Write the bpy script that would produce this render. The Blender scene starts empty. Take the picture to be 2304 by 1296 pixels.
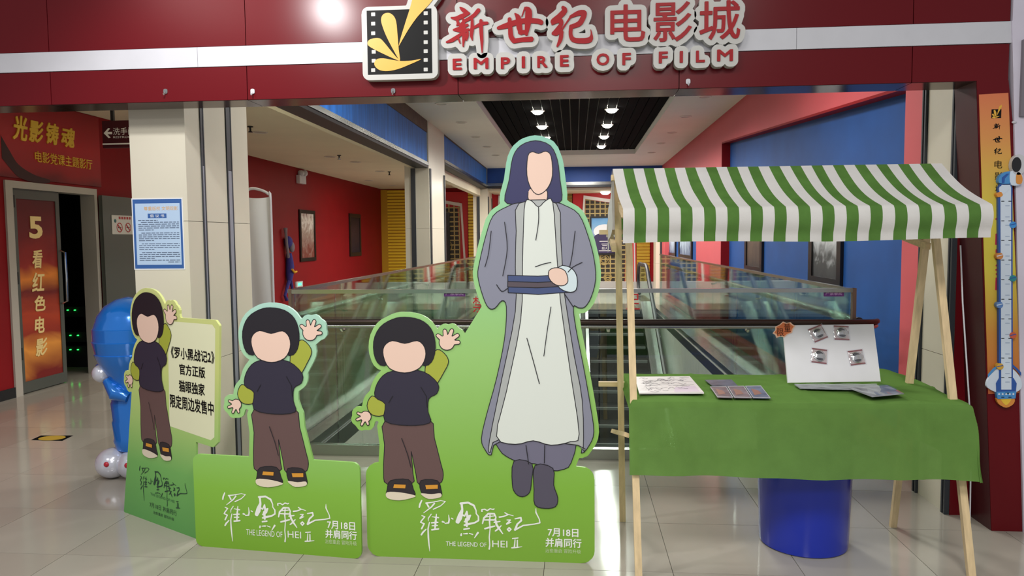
import bpy, bmesh, math, random
import numpy as np
from mathutils import Vector, Matrix
from mathutils.geometry import tessellate_polygon

random.seed(7)
SC = bpy.context.scene
COL = SC.collection

# ------------------------------------------------------------------ camera
F = 1660.0                      # focal length in pixels of the 2304 px wide frame
PITCH, ROLL, YAW, EYE = math.atan(110 / F), math.radians(.5), math.radians(4.9), 1.5

def ray(x, y):
    a, b = x - 1152, 648 - y
    a2 = a * math.cos(ROLL) + b * math.sin(ROLL)
    b2 = -a * math.sin(ROLL) + b * math.cos(ROLL)
    d = (a2, F * math.cos(PITCH) + b2 * math.sin(PITCH), b2 * math.cos(PITCH) - F * math.sin(PITCH))
    return np.array([d[0] * math.cos(YAW) - d[1] * math.sin(YAW), d[0] * math.sin(YAW) + d[1] * math.cos(YAW), d[2]])

def PZ(x, y, z=0.0):
    r = ray(x, y); return r * ((z - EYE) / r[2]) + np.array([0, 0, EYE])
def PV(x, y, v):
    r = ray(x, y); return r * (v / r[1]) + np.array([0, 0, EYE])
def PU(x, y, u):
    r = ray(x, y); return r * (u / r[0]) + np.array([0, 0, EYE])

cam = bpy.data.cameras.new('camera')
camo = bpy.data.objects.new('camera', cam)
COL.objects.link(camo)
cam.sensor_width = 36
cam.lens = 36 * F / 2304
cam.clip_start = .05
cx = Vector(ray(1153, 648) - ray(1152, 648)).normalized()
cz = -Vector(ray(1152, 648)).normalized()
cy = cz.cross(cx).normalized()
camo.matrix_world = Matrix.Translation((0, 0, EYE)) @ Matrix((cx, cy, cz)).transposed().to_4x4()
SC.camera = camo

SC.view_settings.view_transform = 'Standard'
SC.view_settings.look = 'None'
SC.view_settings.exposure = 0.25
SC.view_settings.gamma = 1.0
SC.view_settings.use_curve_mapping = False

# ------------------------------------------------------------------ world and lamps
w = bpy.data.worlds.new('mall_air')
SC.world = w
w.use_nodes = True
w.node_tree.nodes['Background'].inputs[0].default_value = (.86, .87, .9, 1)
w.node_tree.nodes['Background'].inputs[1].default_value = .36

def lamp(name, kind, loc, power, size=.3, color=(1, .97, .92), aim=None, spot=None, blend=.6, sy=None):
    l = bpy.data.lights.new(name, kind)
    l.energy = power
    l.color = color
    if kind == 'AREA':
        l.shape = 'RECTANGLE' if sy else 'DISK'
        l.size = size
        if sy: l.size_y = sy
    else:
        l.shadow_soft_size = size
    if spot:
        l.spot_size = math.radians(spot); l.spot_blend = blend
    o = bpy.data.objects.new(name, l)
    o.location = loc
    d = Vector(aim) - Vector(loc) if aim else Vector((0, 0, -1))
    o.rotation_euler = d.to_track_quat('-Z', 'Y').to_euler()
    COL.objects.link(o)
    return o

# lamps of the foyer ceiling (in front of the sign, over and behind the photographer)
lamp('foyer_lamp', 'AREA', (-1.3, .4, 3.9), 66, 1.2)
lamp('foyer_lamp', 'AREA', (.9, .2, 3.9), 70, 1.2)
lamp('foyer_lamp', 'AREA', (-3.6, .6, 3.9), 30, 1.0)
lamp('foyer_lamp', 'AREA', (0.3, -2.5, 3.9), 110, 1.4)
# the lamp hung close to the sign band on its left
lamp('sign_lamp', 'SPOT', (-1.66, 2.66, 3.07), 75, .06, color=(1, .98, .98), aim=(-1.5, 3.75, 2.0), spot=118, blend=.55)
# inside
for uu, vs in ((-.55, (9.75, 11.2, 12.7, 14.1, 15.55)), (.55, (9.75, 11.2, 12.7, 14.1, 15.55))):
    for vv in vs:
        lamp('slat_lamp', 'SPOT', (uu, vv, 3.3), 90, .09, color=(1, .98, .93), spot=165, blend=.5)
lamp('hall_lamp', 'AREA', (-3.8, 8.0, 2.90), 7, .5, color=(1, .93, .74))
lamp('hall_lamp', 'AREA', (-3.8, 12.0, 2.90), 14, .5, color=(1, .93, .78))
lamp('hall_lamp', 'AREA', (-3.6, 16.0, 2.90), 36, .5, color=(1, .93, .78))
lamp('hall_lamp', 'AREA', (1.2, 17.6, 2.80), 50, .5, color=(1, .95, .85))
lamp('hall_lamp', 'AREA', (-1.2, 17.6, 2.80), 50, .5, color=(1, .95, .85))
lamp('corridor_lamp', 'AREA', (.6, 6.3, 3.28), 60, .6)
lamp('corridor_lamp', 'AREA', (-1.0, 6.3, 3.28), 45, .6)
lamp('corridor_lamp', 'AREA', (.2, 17.6, 3.28), 60, .6)
lamp('hall_lamp', 'POINT', (-3.3, 6.0, 2.35), 14, .12, color=(1, .95, .74))
lamp('lower_lamp', 'AREA', (-3.6, 9.5, -.6), 520, 1.2)
lamp('lower_lamp', 'AREA', (3.4, 9.0, -.6), 380, 1.2)

# ------------------------------------------------------------------ materials
def lin(c):
    return tuple(((v / 255) / 12.92 if v / 255 <= .04045 else ((v / 255 + .055) / 1.055) ** 2.4) for v in c) + (1,)

MATS = {}
def mat(name, rgb, rough=.5, metal=0, spec=.5, noise=0, nscale=8, bump=0, bscale=60, coat=0, emit=0, alpha=1, stretch=None):
    if name in MATS: return MATS[name]
    m = bpy.data.materials.new(name)
    m.use_nodes = True
    nt = m.node_tree
    b = nt.nodes['Principled BSDF']
    b.inputs['Base Color'].default_value = lin(rgb)
    b.inputs['Roughness'].default_value = rough
    b.inputs['Metallic'].default_value = metal
    b.inputs['Specular IOR Level'].default_value = spec
    b.inputs['Coat Weight'].default_value = coat
    b.inputs['Alpha'].default_value = alpha
    if emit:
        b.inputs['Emission Color'].default_value = lin(rgb)
        b.inputs['Emission Strength'].default_value = emit
    if noise or bump:
        tc = nt.nodes.new('ShaderNodeTexCoord')
        mp = nt.nodes.new('ShaderNodeMapping')
        nt.links.new(tc.outputs['Object'], mp.inputs[0])
        if stretch: mp.inputs['Scale'].default_value = stretch
    if noise:
        n = nt.nodes.new('ShaderNodeTexNoise')
        n.inputs['Scale'].default_value = nscale
        n.inputs['Detail'].default_value = 5
        nt.links.new(mp.outputs[0], n.inputs['Vector'])
        r = nt.nodes.new('ShaderNodeValToRGB')
        c = lin(rgb)
        r.color_ramp.elements[0].position = .3
        r.color_ramp.elements[1].position = .7
        r.color_ramp.elements[0].color = tuple(v * (1 - noise) for v in c[:3]) + (1,)
        r.color_ramp.elements[1].color = tuple(min(1, v * (1 + noise)) for v in c[:3]) + (1,)
        nt.links.new(n.outputs['Fac'], r.inputs[0])
        nt.links.new(r.outputs[0], b.inputs['Base Color'])
    if bump:
        n2 = nt.nodes.new('ShaderNodeTexNoise')
        n2.inputs['Scale'].default_value = bscale
        nt.links.new(mp.outputs[0], n2.inputs['Vector'])
        bp = nt.nodes.new('ShaderNodeBump')
        bp.inputs['Strength'].default_value = bump
        bp.inputs['Distance'].default_value = .01
        nt.links.new(n2.outputs['Fac'], bp.inputs['Height'])
        nt.links.new(bp.outputs[0], b.inputs['Normal'])
    MATS[name] = m
    return m

def ramp_mat(name, stops, axis='Z', lo=0, hi=1, rough=.5, wob=0, nscale=3, spec=.4, stretch=(1, 1, 1)):
    """print whose colour runs along one axis of the object (a printed gradient)"""
    m = bpy.data.materials.new(name); m.use_nodes = True
    nt = m.node_tree; b = nt.nodes['Principled BSDF']
    b.inputs['Roughness'].default_value = rough
    b.inputs['Specular IOR Level'].default_value = spec
    tc = nt.nodes.new('ShaderNodeTexCoord')
    sx = nt.nodes.new('ShaderNodeSeparateXYZ')
    nt.links.new(tc.outputs['Object'], sx.inputs[0])
    mr = nt.nodes.new('ShaderNodeMapRange')
    mr.inputs['From Min'].default_value = lo; mr.inputs['From Max'].default_value = hi
    nt.links.new(sx.outputs[axis], mr.inputs['Value'])
    src = mr.outputs[0]
    if wob:
        mp = nt.nodes.new('ShaderNodeMapping'); mp.inputs['Scale'].default_value = stretch
        nt.links.new(tc.outputs['Object'], mp.inputs[0])
        n = nt.nodes.new('ShaderNodeTexNoise'); n.inputs['Scale'].default_value = nscale; n.inputs['Detail'].default_value = 4
        n.inputs['Distortion'].default_value = 1.2
        nt.links.new(mp.outputs[0], n.inputs['Vector'])
        ma = nt.nodes.new('ShaderNodeMath'); ma.operation = 'MULTIPLY_ADD'
        nt.links.new(n.outputs['Fac'], ma.inputs[0]); ma.inputs[1].default_value = wob
        sb = nt.nodes.new('ShaderNodeMath'); sb.operation = 'SUBTRACT'; sb.inputs[1].default_value = wob * .5
        nt.links.new(mr.outputs[0], sb.inputs[0])
        nt.links.new(sb.outputs[0], ma.inputs[2])
        src = ma.outputs[0]
    r = nt.nodes.new('ShaderNodeValToRGB')
    els = r.color_ramp.elements
    els[0].position = stops[0][0]; els[0].color = lin(stops[0][1])
    els[1].position = stops[-1][0]; els[1].color = lin(stops[-1][1])
    for p, c in stops[1:-1]: els.new(p).color = lin(c)
    nt.links.new(src, r.inputs[0])
    nt.links.new(r.outputs[0], b.inputs['Base Color'])
    return m

def glass_mat(name, tint=(.90, .97, .935), gloss=.035):
    m = bpy.data.materials.new(name); m.use_nodes = True
    nt = m.node_tree; nt.nodes.clear()
    out = nt.nodes.new('ShaderNodeOutputMaterial')
    mx = nt.nodes.new('ShaderNodeMixShader')
    tr = nt.nodes.new('ShaderNodeBsdfTransparent'); tr.inputs[0].default_value = tint + (1,)
    gl = nt.nodes.new('ShaderNodeBsdfGlossy'); gl.inputs[0].default_value = (.92, 1, .96, 1); gl.inputs['Roughness'].default_value = .02
    lw = nt.nodes.new('ShaderNodeLayerWeight'); lw.inputs[0].default_value = .22
    mr = nt.nodes.new('ShaderNodeMapRange'); mr.inputs['To Min'].default_value = gloss; mr.inputs['To Max'].default_value = .65
    nt.links.new(lw.outputs['Fresnel'], mr.inputs['Value'])
    nt.links.new(mr.outputs[0], mx.inputs[0]); nt.links.new(tr.outputs[0], mx.inputs[1]); nt.links.new(gl.outputs[0], mx.inputs[2])
    nt.links.new(mx.outputs[0], out.inputs[0])
    return m

def film_mat(name, gloss=.22):
    m = glass_mat(name, (.96, .96, .98), gloss)
    return m

def cloth_mat(name, rgb, trans=.35, clear=0.0, rough=.8, noise=.1, bump=.15, bscale=300):
    m = bpy.data.materials.new(name); m.use_nodes = True
    nt = m.node_tree; nt.nodes.clear()
    out = nt.nodes.new('ShaderNodeOutputMaterial')
    tc = nt.nodes.new('ShaderNodeTexCoord')
    n = nt.nodes.new('ShaderNodeTexNoise'); n.inputs['Scale'].default_value = 12; n.inputs['Detail'].default_value = 6
    nt.links.new(tc.outputs['Object'], n.inputs['Vector'])
    r = nt.nodes.new('ShaderNodeValToRGB'); c = lin(rgb)
    r.color_ramp.elements[0].position = .3; r.color_ramp.elements[1].position = .7
    r.color_ramp.elements[0].color = tuple(v * (1 - noise) for v in c[:3]) + (1,)
    r.color_ramp.elements[1].color = tuple(min(1, v * (1 + noise)) for v in c[:3]) + (1,)
    nt.links.new(n.outputs['Fac'], r.inputs[0])
    n2 = nt.nodes.new('ShaderNodeTexNoise'); n2.inputs['Scale'].default_value = bscale
    nt.links.new(tc.outputs['Object'], n2.inputs['Vector'])
    bp = nt.nodes.new('ShaderNodeBump'); bp.inputs['Strength'].default_value = bump; bp.inputs['Distance'].default_value = .004
    nt.links.new(n2.outputs['Fac'], bp.inputs['Height'])
    d = nt.nodes.new('ShaderNodeBsdfDiffuse'); t = nt.nodes.new('ShaderNodeBsdfTranslucent')
    for s in (d, t):
        nt.links.new(r.outputs[0], s.inputs[0]); nt.links.new(bp.outputs[0], s.inputs['Normal'])
    mx = nt.nodes.new('ShaderNodeMixShader'); mx.inputs[0].default_value = trans
    nt.links.new(d.outputs[0], mx.inputs[1]); nt.links.new(t.outputs[0], mx.inputs[2])
    res = mx.outputs[0]
    if clear:
        tp = nt.nodes.new('ShaderNodeBsdfTransparent'); tp.inputs[0].default_value = tuple(min(1, .25 + v * .75) for v in c[:3]) + (1,)
        m2 = nt.nodes.new('ShaderNodeMixShader'); m2.inputs[0].default_value = clear
        nt.links.new(res, m2.inputs[1]); nt.links.new(tp.outputs[0], m2.inputs[2]); res = m2.outputs[0]
    nt.links.new(res, out.inputs[0])
    return m

# ------------------------------------------------------------------ objects
def put(name, me, m=None, parent=None):
    o = bpy.data.objects.new(name, me)
    if m is not None:
        for k in (m if isinstance(m, (list, tuple)) else [m]): me.materials.append(k)
    COL.objects.link(o)
    if parent is not None: adopt(o, parent)
    return o

def world_loc(o):
    p = Vector(o.location)
    return p + world_loc(o.parent) + Vector(o.matrix_parent_inverse.to_translation()) if o.parent else p

def adopt(o, parent):
    o.parent = parent
    o.matrix_parent_inverse = Matrix.Translation(-world_loc(parent))

def tag(o, label=None, cat=None, group=None, kind=None):
    if label: o['label'] = label
    if cat: o['category'] = cat
    if group: o['group'] = group
    if kind: o['kind'] = kind
    return o

def thing(name, loc, label, cat, group=None):
    o = bpy.data.objects.new(name, None)
    o.empty_display_size = .1
    o.location = [float(v) for v in loc]
    COL.objects.link(o)
    return tag(o, label, cat, group)

def struct(name, loc=(0, 0, 0), label=None):
    o = bpy.data.objects.new(name, None)
    o.location = loc
    COL.objects.link(o)
    return tag(o, label, None, None, 'structure')

def copy_thing(root, delta, label=None, group=None):
    r = root.copy(); COL.objects.link(r)
    r.location = Vector(root.location) + Vector(delta)
    if label: r['label'] = label
    if group: r['group'] = group
    for ch in list(root.children):
        c = ch.copy(); COL.objects.link(c); c.parent = r
        for g in ch.children:
            d = g.copy(); COL.objects.link(d); d.parent = c
    return r

class MB:
    def __init__(s): s.v = []; s.f = []; s.mi = []; s.cur = 0
    def add(s, vs, fs):
        n = len(s.v); s.v += [tuple(float(c) for c in v) for v in vs]
        s.f += [[i + n for i in f] for f in fs]; s.mi += [s.cur] * len(fs)
        return s
    def box(s, x0, x1, y0, y1, z0, z1):
        return s.hexa([(x0, y0, z0), (x1, y0, z0), (x1, y1, z0), (x0, y1, z0), (x0, y0, z1), (x1, y0, z1), (x1, y1, z1), (x0, y1, z1)])
    def hexa(s, p):
        return s.add(p, [(0, 3, 2, 1), (4, 5, 6, 7), (0, 1, 5, 4), (1, 2, 6, 5), (2, 3, 7, 6), (3, 0, 4, 7)])
    def bar(s, a, b, wx, wy, up=(0, 1, 0)):
        a, b = Vector(a), Vector(b); d = (b - a).normalized()
        e = d.cross(Vector(up)).normalized(); g = e.cross(d).normalized()
        p = []
        for c in (a, b):
            for i, j in ((-1, -1), (1, -1), (1, 1), (-1, 1)): p.append(c + e * (i * wx / 2) + g * (j * wy / 2))
        return s.hexa(p)
    def tube(s, pts, r, seg=10, closed=False, caps=True):
        pts = [Vector(p) for p in pts]; n = len(pts)
        rs = r if isinstance(r, (list, tuple)) else [r] * n
        rings = []; prev = None
        for i, p in enumerate(pts):
            if closed: t = pts[(i + 1) % n] - pts[i - 1]
            else: t = pts[min(i + 1, n - 1)] - pts[max(i - 1, 0)]
            t.normalize()
            if prev is None:
                e = t.cross(Vector((0, 0, 1)) if abs(t.z) < .9 else Vector((1, 0, 0))).normalized()
            else:
                e = (prev - t * prev.dot(t)).normalized()
            prev = e; g = t.cross(e)
            rings.append([p + (e * math.cos(2 * math.pi * k / seg) + g * math.sin(2 * math.pi * k / seg)) * rs[i] for k in range(seg)])
        vs = [v for q in rings for v in q]; fs = []
        for i in range(n if closed else n - 1):
            j = (i + 1) % n
            for k in range(seg):
                l = (k + 1) % seg
                fs.append((i * seg + k, i * seg + l, j * seg + l, j * seg + k))
        if caps and not closed:
            fs.append(tuple(range(seg))[::-1]); fs.append(tuple((n - 1) * seg + k for k in range(seg)))
        return s.add(vs, fs)
    def lathe(s, prof, c, seg=32, axis='z'):
        vs = []; fs = []
        for r, h in prof:
            for k in range(seg):
                a = 2 * math.pi * k / seg
                q = (r * math.cos(a), r * math.sin(a), h)
                if axis == 'y': q = (q[0], h, q[1])
                vs.append((c[0] + q[0], c[1] + q[1], c[2] + q[2]))
        for i in range(len(prof) - 1):
            for k in range(seg):
                l = (k + 1) % seg
                fs.append((i * seg + k, i * seg + l, (i + 1) * seg + l, (i + 1) * seg + k))
        fs.append(tuple(range(seg))[::-1]); fs.append(tuple((len(prof) - 1) * seg + k for k in range(seg)))
        return s.add(vs, fs)
    def ball(s, c, r, seg=20, rings=12, sc=(1, 1, 1)):
        vs = []; fs = []
        for i in range(rings + 1):
            t = math.pi * i / rings
            for k in range(seg):
                a = 2 * math.pi * k / seg
                vs.append((c[0] + r * sc[0] * math.sin(t) * math.cos(a), c[1] + r * sc[1] * math.sin(t) * math.sin(a), c[2] + r * sc[2] * math.cos(t)))
        for i in range(rings):
            for k in range(seg):
                l = (k + 1) % seg
                fs.append((i * seg + k, (i + 1) * seg + k, (i + 1) * seg + l, i * seg + l))
        return s.add(vs, fs)
    def grid(s, fn, nu, nv, matfn=None):
        n = len(s.v)
        vs = [fn(i / nu, j / nv) for j in range(nv + 1) for i in range(nu + 1)]
        fs = [(j * (nu + 1) + i, j * (nu + 1) + i + 1, (j + 1) * (nu + 1) + i + 1, (j + 1) * (nu + 1) + i) for j in range(nv) for i in range(nu)]
        s.add(vs, fs)
        if matfn:
            k = len(s.mi) - len(fs)
            for j in range(nv):
                for i in range(nu): s.mi[k + j * nu + i] = matfn(i, j)
        return s
    def mesh(s, name, smooth=False, merge=False):
        me = bpy.data.meshes.new(name)
        me.from_pydata(s.v, [], s.f)
        me.polygons.foreach_set('material_index', s.mi)
        bm = bmesh.new(); bm.from_mesh(me)
        if merge: bmesh.ops.remove_doubles(bm, verts=bm.verts, dist=1e-5)
        bmesh.ops.recalc_face_normals(bm, faces=bm.faces)
        bm.to_mesh(me); bm.free()
        if smooth:
            me.polygons.foreach_set('use_smooth', [True] * len(me.polygons))
            try: me.set_sharp_from_angle(angle=math.radians(40))
            except Exception: pass
        me.update()
        return me
    def put(s, name, m, parent=None, smooth=False, merge=False):
        return put(name, s.mesh(name, smooth, merge), m, parent)

def box(name, b, m, parent=None):
    return MB().box(*b).put(name, m, parent)

class Fr:
    """a flat frame in the place: origin, two axes in the plane, and the facing normal"""
    def __init__(s, o, ex, ey, en=None):
        s.o = np.array(o, float); s.ex = np.array(ex, float); s.ey = np.array(ey, float)
        s.ex /= np.linalg.norm(s.ex); s.ey /= np.linalg.norm(s.ey)
        n = np.cross(s.ex, s.ey)
        s.en = n / np.linalg.norm(n)
        if np.dot(s.en, np.array([0, 0, EYE]) - s.o) < 0: s.en = -s.en
    def px(s, x, y):
        r = ray(x, y); c = np.array([0, 0, EYE])
        p = c + r * (np.dot(s.o - c, s.en) / np.dot(r, s.en)) - s.o
        return (float(np.dot(p, s.ex)), float(np.dot(p, s.ey)))
    def p3(s, q, d=0.0): return s.o + s.ex * q[0] + s.ey * q[1] + s.en * d

def inside(p, l):
    c = False; x, y = p; j = len(l) - 1
    for i in range(len(l)):
        (xi, yi), (xj, yj) = l[i][:2], l[j][:2]
        if (yi > y) != (yj > y) and x < (xj - xi) * (y - yi) / (yj - yi) + xi: c = not c
        j = i
    return c

def fill_loops(loops):
    """triangles of nested outlines: every outer loop together with the holes directly inside it"""
    off = [0]
    for l in loops: off.append(off[-1] + len(l))
    n = len(loops)
    inn = [[i != j and inside(loops[i][0], loops[j]) for j in range(n)] for i in range(n)]
    dep = [sum(r) for r in inn]
    tri = []
    def area(l): return sum(l[k - 1][0] * l[k][1] - l[k][0] * l[k - 1][1] for k in range(len(l)))
    for i in range(n):
        if dep[i] % 2: continue
        ids = [(i, k) for k in range(len(loops[i]))]
        if area(loops[i]) < 0: ids.reverse()
        poly = [ids]
        for h in range(n):
            if dep[h] == dep[i] + 1 and inn[h][i]:
                q = [(h, k) for k in range(len(loops[h]))]
                if area(loops[h]) > 0: q.reverse()
                poly.append(q)
        flatids = [x for p in poly for x in p]
        for t in tessellate_polygon([[Vector((loops[a][k][0], loops[a][k][1], 0)) for a, k in p] for p in poly]):
            tri.append(tuple(off[flatids[x][0]] + flatids[x][1] for x in t))
    return tri

def flat(name, loops, fr, m, d1, d0=None, parent=None):
    """prism (or thin print when d0 is None) of outlines in a frame"""
    loops = [l for l in loops if len(l) > 2]
    tri = fill_loops(loops)
    fl = [q for l in loops for q in l]
    mb = MB()
    if d0 is None:
        mb.add([fr.p3(q, d1) for q in fl], [tuple(t) for t in tri])
    else:
        n = len(fl)
        vs = [fr.p3(q, d1) for q in fl] + [fr.p3(q, d0) for q in fl]
        fs = [tuple(t) for t in tri] + [tuple(i + n for i in t)[::-1] for t in tri]
        k = 0
        for l in loops:
            L = len(l)
            for i in range(L): fs.append((k + i, k + (i + 1) % L, k + (i + 1) % L + n, k + i + n))
            k += L
        mb.add(vs, fs)
    return mb.put(name, m, parent)

TXT = {}
def glyphs(body, bold=0.0, shear=0.0, spacing=1.0, line=1.0):
    if any(ord(ch) > 0x2e80 for ch in body): bold = 0.0
    key = (body, bold, shear, spacing, line)
    if key in TXT: return TXT[key]
    c = bpy.data.curves.new('t', 'FONT'); c.body = body; c.size = 1; c.offset = bold; c.shear = shear
    c.space_character = spacing; c.space_line = line; c.resolution_u = 3
    c.align_x = 'CENTER'
    o = bpy.data.objects.new('t', c); COL.objects.link(o)
    dg = bpy.context.evaluated_depsgraph_get()
    me = bpy.data.meshes.new_from_object(o.evaluated_get(dg))
    v = np.array([x.co[:2] for x in me.vertices]) if len(me.vertices) else np.zeros((1, 2))
    f = [tuple(p.vertices) for p in me.polygons]
    cnt = {}
    for p in f:
        for i in range(len(p)):
            e = tuple(sorted((p[i], p[(i + 1) % len(p)]))); cnt[e] = cnt.get(e, 0) + 1
    segs = [e for e, k in cnt.items() if k == 1]
    bpy.data.objects.remove(o); bpy.data.curves.remove(c); bpy.data.meshes.remove(me)
    lo, hi = v.min(0), v.max(0)
    TXT[key] = ((v - lo) / np.maximum(hi - lo, 1e-6), f, segs)
    return TXT[key]

def text(name, body, fr, bb, m, d, parent, thick=0.0, skew=0.0, fat=0.0, **k):
    """lettering fitted to the box bb = (x0, y0, x1, y1) of the frame"""
    v, f, segs = glyphs(body, **k)
    q = [(bb[0] + a * (bb[2] - bb[0]), bb[1] + b * (bb[3] - bb[1]) + skew * a) for a, b in v]
    if fat:
        sg_ = [(q[i][0], q[i][1], q[j][0], q[j][1]) for i, j in segs]
        return flat(name, outline(segsets=[sg_], margin=fat, cell=max(.0011, (bb[3] - bb[1]) / 46)), fr, m, d, d - thick if thick else None, parent)
    mb = MB()
    if thick:
        n = len(q)
        fs = list(f) + [tuple(reversed([i + n for i in p])) for p in f] + [(a, b, b + n, a + n) for a, b in segs]
        mb.add([fr.p3(p, d) for p in q] + [fr.p3(p, d - thick) for p in q], fs)
    else:
        mb.add([fr.p3(p, d) for p in q], f)
    return mb.put(name, m, parent)

def bbpx(fr, l, t, r, b):
    p, q = fr.px(l, b), fr.px(r, t)
    return (p[0], p[1], q[0], q[1])

# ---------- outlines grown around shapes (distance field + marching squares)
def smooth_line(pts, n=5):
    pts = [np.array(p, float) for p in pts]
    if len(pts) < 3: return [tuple(p) for p in pts]
    out = []
    for i in range(len(pts) - 1):
        p0, p1, p2, p3 = pts[max(i - 1, 0)], pts[i], pts[i + 1], pts[min(i + 2, len(pts) - 1)]
        for k in range(n):
            t = k / n
            out.append(tuple(.5 * ((2 * p1) + (p2 - p0) * t + (2 * p0 - 5 * p1 + 4 * p2 - p3) * t * t + (3 * p1 - p0 - 3 * p2 + p3) * t ** 3)))
    out.append(tuple(pts[-1]))
    return out

def smooth_loop(pts, n=4):
    pts = [np.array(p, float) for p in pts]; N = len(pts); out = []
    for i in range(N):
        p0, p1, p2, p3 = pts[i - 1], pts[i], pts[(i + 1) % N], pts[(i + 2) % N]
        for k in range(n):
            t = k / n
            out.append(tuple(.5 * ((2 * p1) + (p2 - p0) * t + (2 * p0 - 5 * p1 + 4 * p2 - p3) * t * t + (3 * p1 - p0 - 3 * p2 + p3) * t ** 3)))
    return out

def sdist(X, Y, segs, inside=True):
    D = np.full(X.shape, 1e9); I = np.zeros(X.shape, bool)
    for x0, y0, x1, y1 in segs:
        dx, dy = x1 - x0, y1 - y0
        L = dx * dx + dy * dy + 1e-12
        t = np.clip(((X - x0) * dx + (Y - y0) * dy) / L, 0, 1)
        D = np.minimum(D, (X - x0 - t * dx) ** 2 + (Y - y0 - t * dy) ** 2)
        if inside and y0 != y1:
            c = ((y0 > Y) != (y1 > Y)) & (X < (x1 - x0) * (Y - y0) / (y1 - y0) + x0)
            I ^= c
    D = np.sqrt(D)
    return np.where(I, -D, D) if inside else D

def loop_segs(l): return [(l[i][0], l[i][1], l[(i + 1) % len(l)][0], l[(i + 1) % len(l)][1]) for i in range(len(l))]

def outline(polys=(), strokes=(), segsets=(), margin=0.0, cell=.006, tol=.25, keep=0.0):
    P = [p[:2] for l in polys for p in l] + [p[:2] for l in strokes for p in l] + [q for s in segsets for e in s for q in (e[:2], e[2:])]
    P = np.array(P); wmax = max([p[2] for l in strokes for p in l], default=0)
    pad = margin + wmax + 3 * cell
    x0, y0 = P.min(0) - pad; x1, y1 = P.max(0) + pad
    xs = np.arange(x0, x1 + cell, cell); ys = np.arange(y0, y1 + cell, cell)
    X, Y = np.meshgrid(xs, ys, indexing='ij')
    D = np.full(X.shape, 1e3)
    def local(pts, pad2):
        a = np.array([p[:2] for p in pts]); lo = a.min(0) - pad2; hi = a.max(0) + pad2
        i0, i1 = np.searchsorted(xs, [lo[0], hi[0]]); j0, j1 = np.searchsorted(ys, [lo[1], hi[1]])
        return slice(max(i0 - 1, 0), i1 + 1), slice(max(j0 - 1, 0), j1 + 1)
    for l in polys:
        s = local(l, margin + 3 * cell); D[s] = np.minimum(D[s], sdist(X[s], Y[s], loop_segs(l)))
    for s2 in segsets:
        s = local([q for e in s2 for q in (e[:2], e[2:])], margin + 3 * cell)
        D[s] = np.minimum(D[s], sdist(X[s], Y[s], s2))
    for l in strokes:
        for (ax, ay, aw), (bx, by, bw) in zip(l[:-1], l[1:]):
            s = local([(ax, ay), (bx, by)], margin + max(aw, bw) + 3 * cell)
            dx, dy = bx - ax, by - ay
            t = np.clip(((X[s] - ax) * dx + (Y[s] - ay) * dy) / (dx * dx + dy * dy + 1e-12), 0, 1)
            D[s] = np.minimum(D[s], np.hypot(X[s] - ax - t * dx, Y[s] - ay - t * dy) - (aw + (bw - aw) * t))
    Z = D - margin
    Z[np.abs(Z) < 1e-9] = 1e-9
    nx, ny = Z.shape
    segs = {}
    def ip(i, j, k, l):
        a, b = Z[i, j], Z[k, l]; t = a / (a - b)
        return (xs[i] + (xs[k] - xs[i]) * t, ys[j] + (ys[l] - ys[j]) * t)
    pos = {}
    nb = {}
    S = Z < 0
    mixed = (S[:-1, :-1] != S[1:, :-1]) | (S[:-1, :-1] != S[:-1, 1:]) | (S[:-1, :-1] != S[1:, 1:])
    for i, j in zip(*np.nonzero(mixed)):
        e = []
        c = [(i, j), (i + 1, j), (i + 1, j + 1), (i, j + 1)]
        for k in range(4):
            a, b = c[k], c[(k + 1) % 4]
            if S[a] != S[b]:
                key = (a, b) if a < b else (b, a)
                if key not in pos: pos[key] = ip(*key[0], *key[1])
                e.append(key)
        prs = [(e[0], e[1])] if len(e) == 2 else ([(e[0], e[1]), (e[2], e[3])] if S[c[0]] != S[c[2]] or not S[c[0]] else [(e[0], e[3]), (e[1], e[2])])
        for a, b in prs:
            nb.setdefault(a, []).append(b); nb.setdefault(b, []).append(a)
    loops = []; seen = set()
    for st in nb:
        if st in seen: continue
        l = []; cur = st; prev = None
        while cur not in seen:
            seen.add(cur); l.append(pos[cur])
            nxt = [q for q in nb[cur] if q != prev and q not in seen]
            prev = cur
            if not nxt: break
            cur = nxt[0]
        if len(l) > 5:
            area = abs(sum(l[k - 1][0] * l[k][1] - l[k][0] * l[k - 1][1] for k in range(len(l)))) / 2
            if area >= keep: loops.append(rdp_loop(l, cell * tol))
    return [l for l in loops if len(l) > 2]

def rdp(p, tol):
    if len(p) < 3: return p
    a, b = np.array(p[0]), np.array(p[-1]); d = b - a; L = np.hypot(*d)
    q = np.array(p[1:-1]) - a
    dist = np.abs(q[:, 0] * d[1] - q[:, 1] * d[0]) / L if L > 1e-9 else np.hypot(q[:, 0], q[:, 1])
    k = int(dist.argmax())
    if dist[k] < tol: return [p[0], p[-1]]
    return rdp(p[:k + 2], tol)[:-1] + rdp(p[k + 1:], tol)
def rdp_loop(l, tol):
    h = len(l) // 2
    return (rdp(l[:h + 1], tol)[:-1] + rdp(l[h:] + [l[0]], tol)[:-1])

def ellipse(cx, cy, rx, ry, n=28, a0=0): return [(cx + rx * math.cos(a0 + 2 * math.pi * k / n), cy + ry * math.sin(a0 + 2 * math.pi * k / n)) for k in range(n)]
def rrect(x0, y0, x1, y1, r, n=5):
    out = []
    for (x, y, a) in ((x1 - r, y1 - r, 0), (x0 + r, y1 - r, 90), (x0 + r, y0 + r, 180), (x1 - r, y0 + r, 270)):
        for k in range(n + 1):
            t = math.radians(a + 90 * k / n); out.append((x + r * math.cos(t), y + r * math.sin(t)))
    return out

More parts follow.
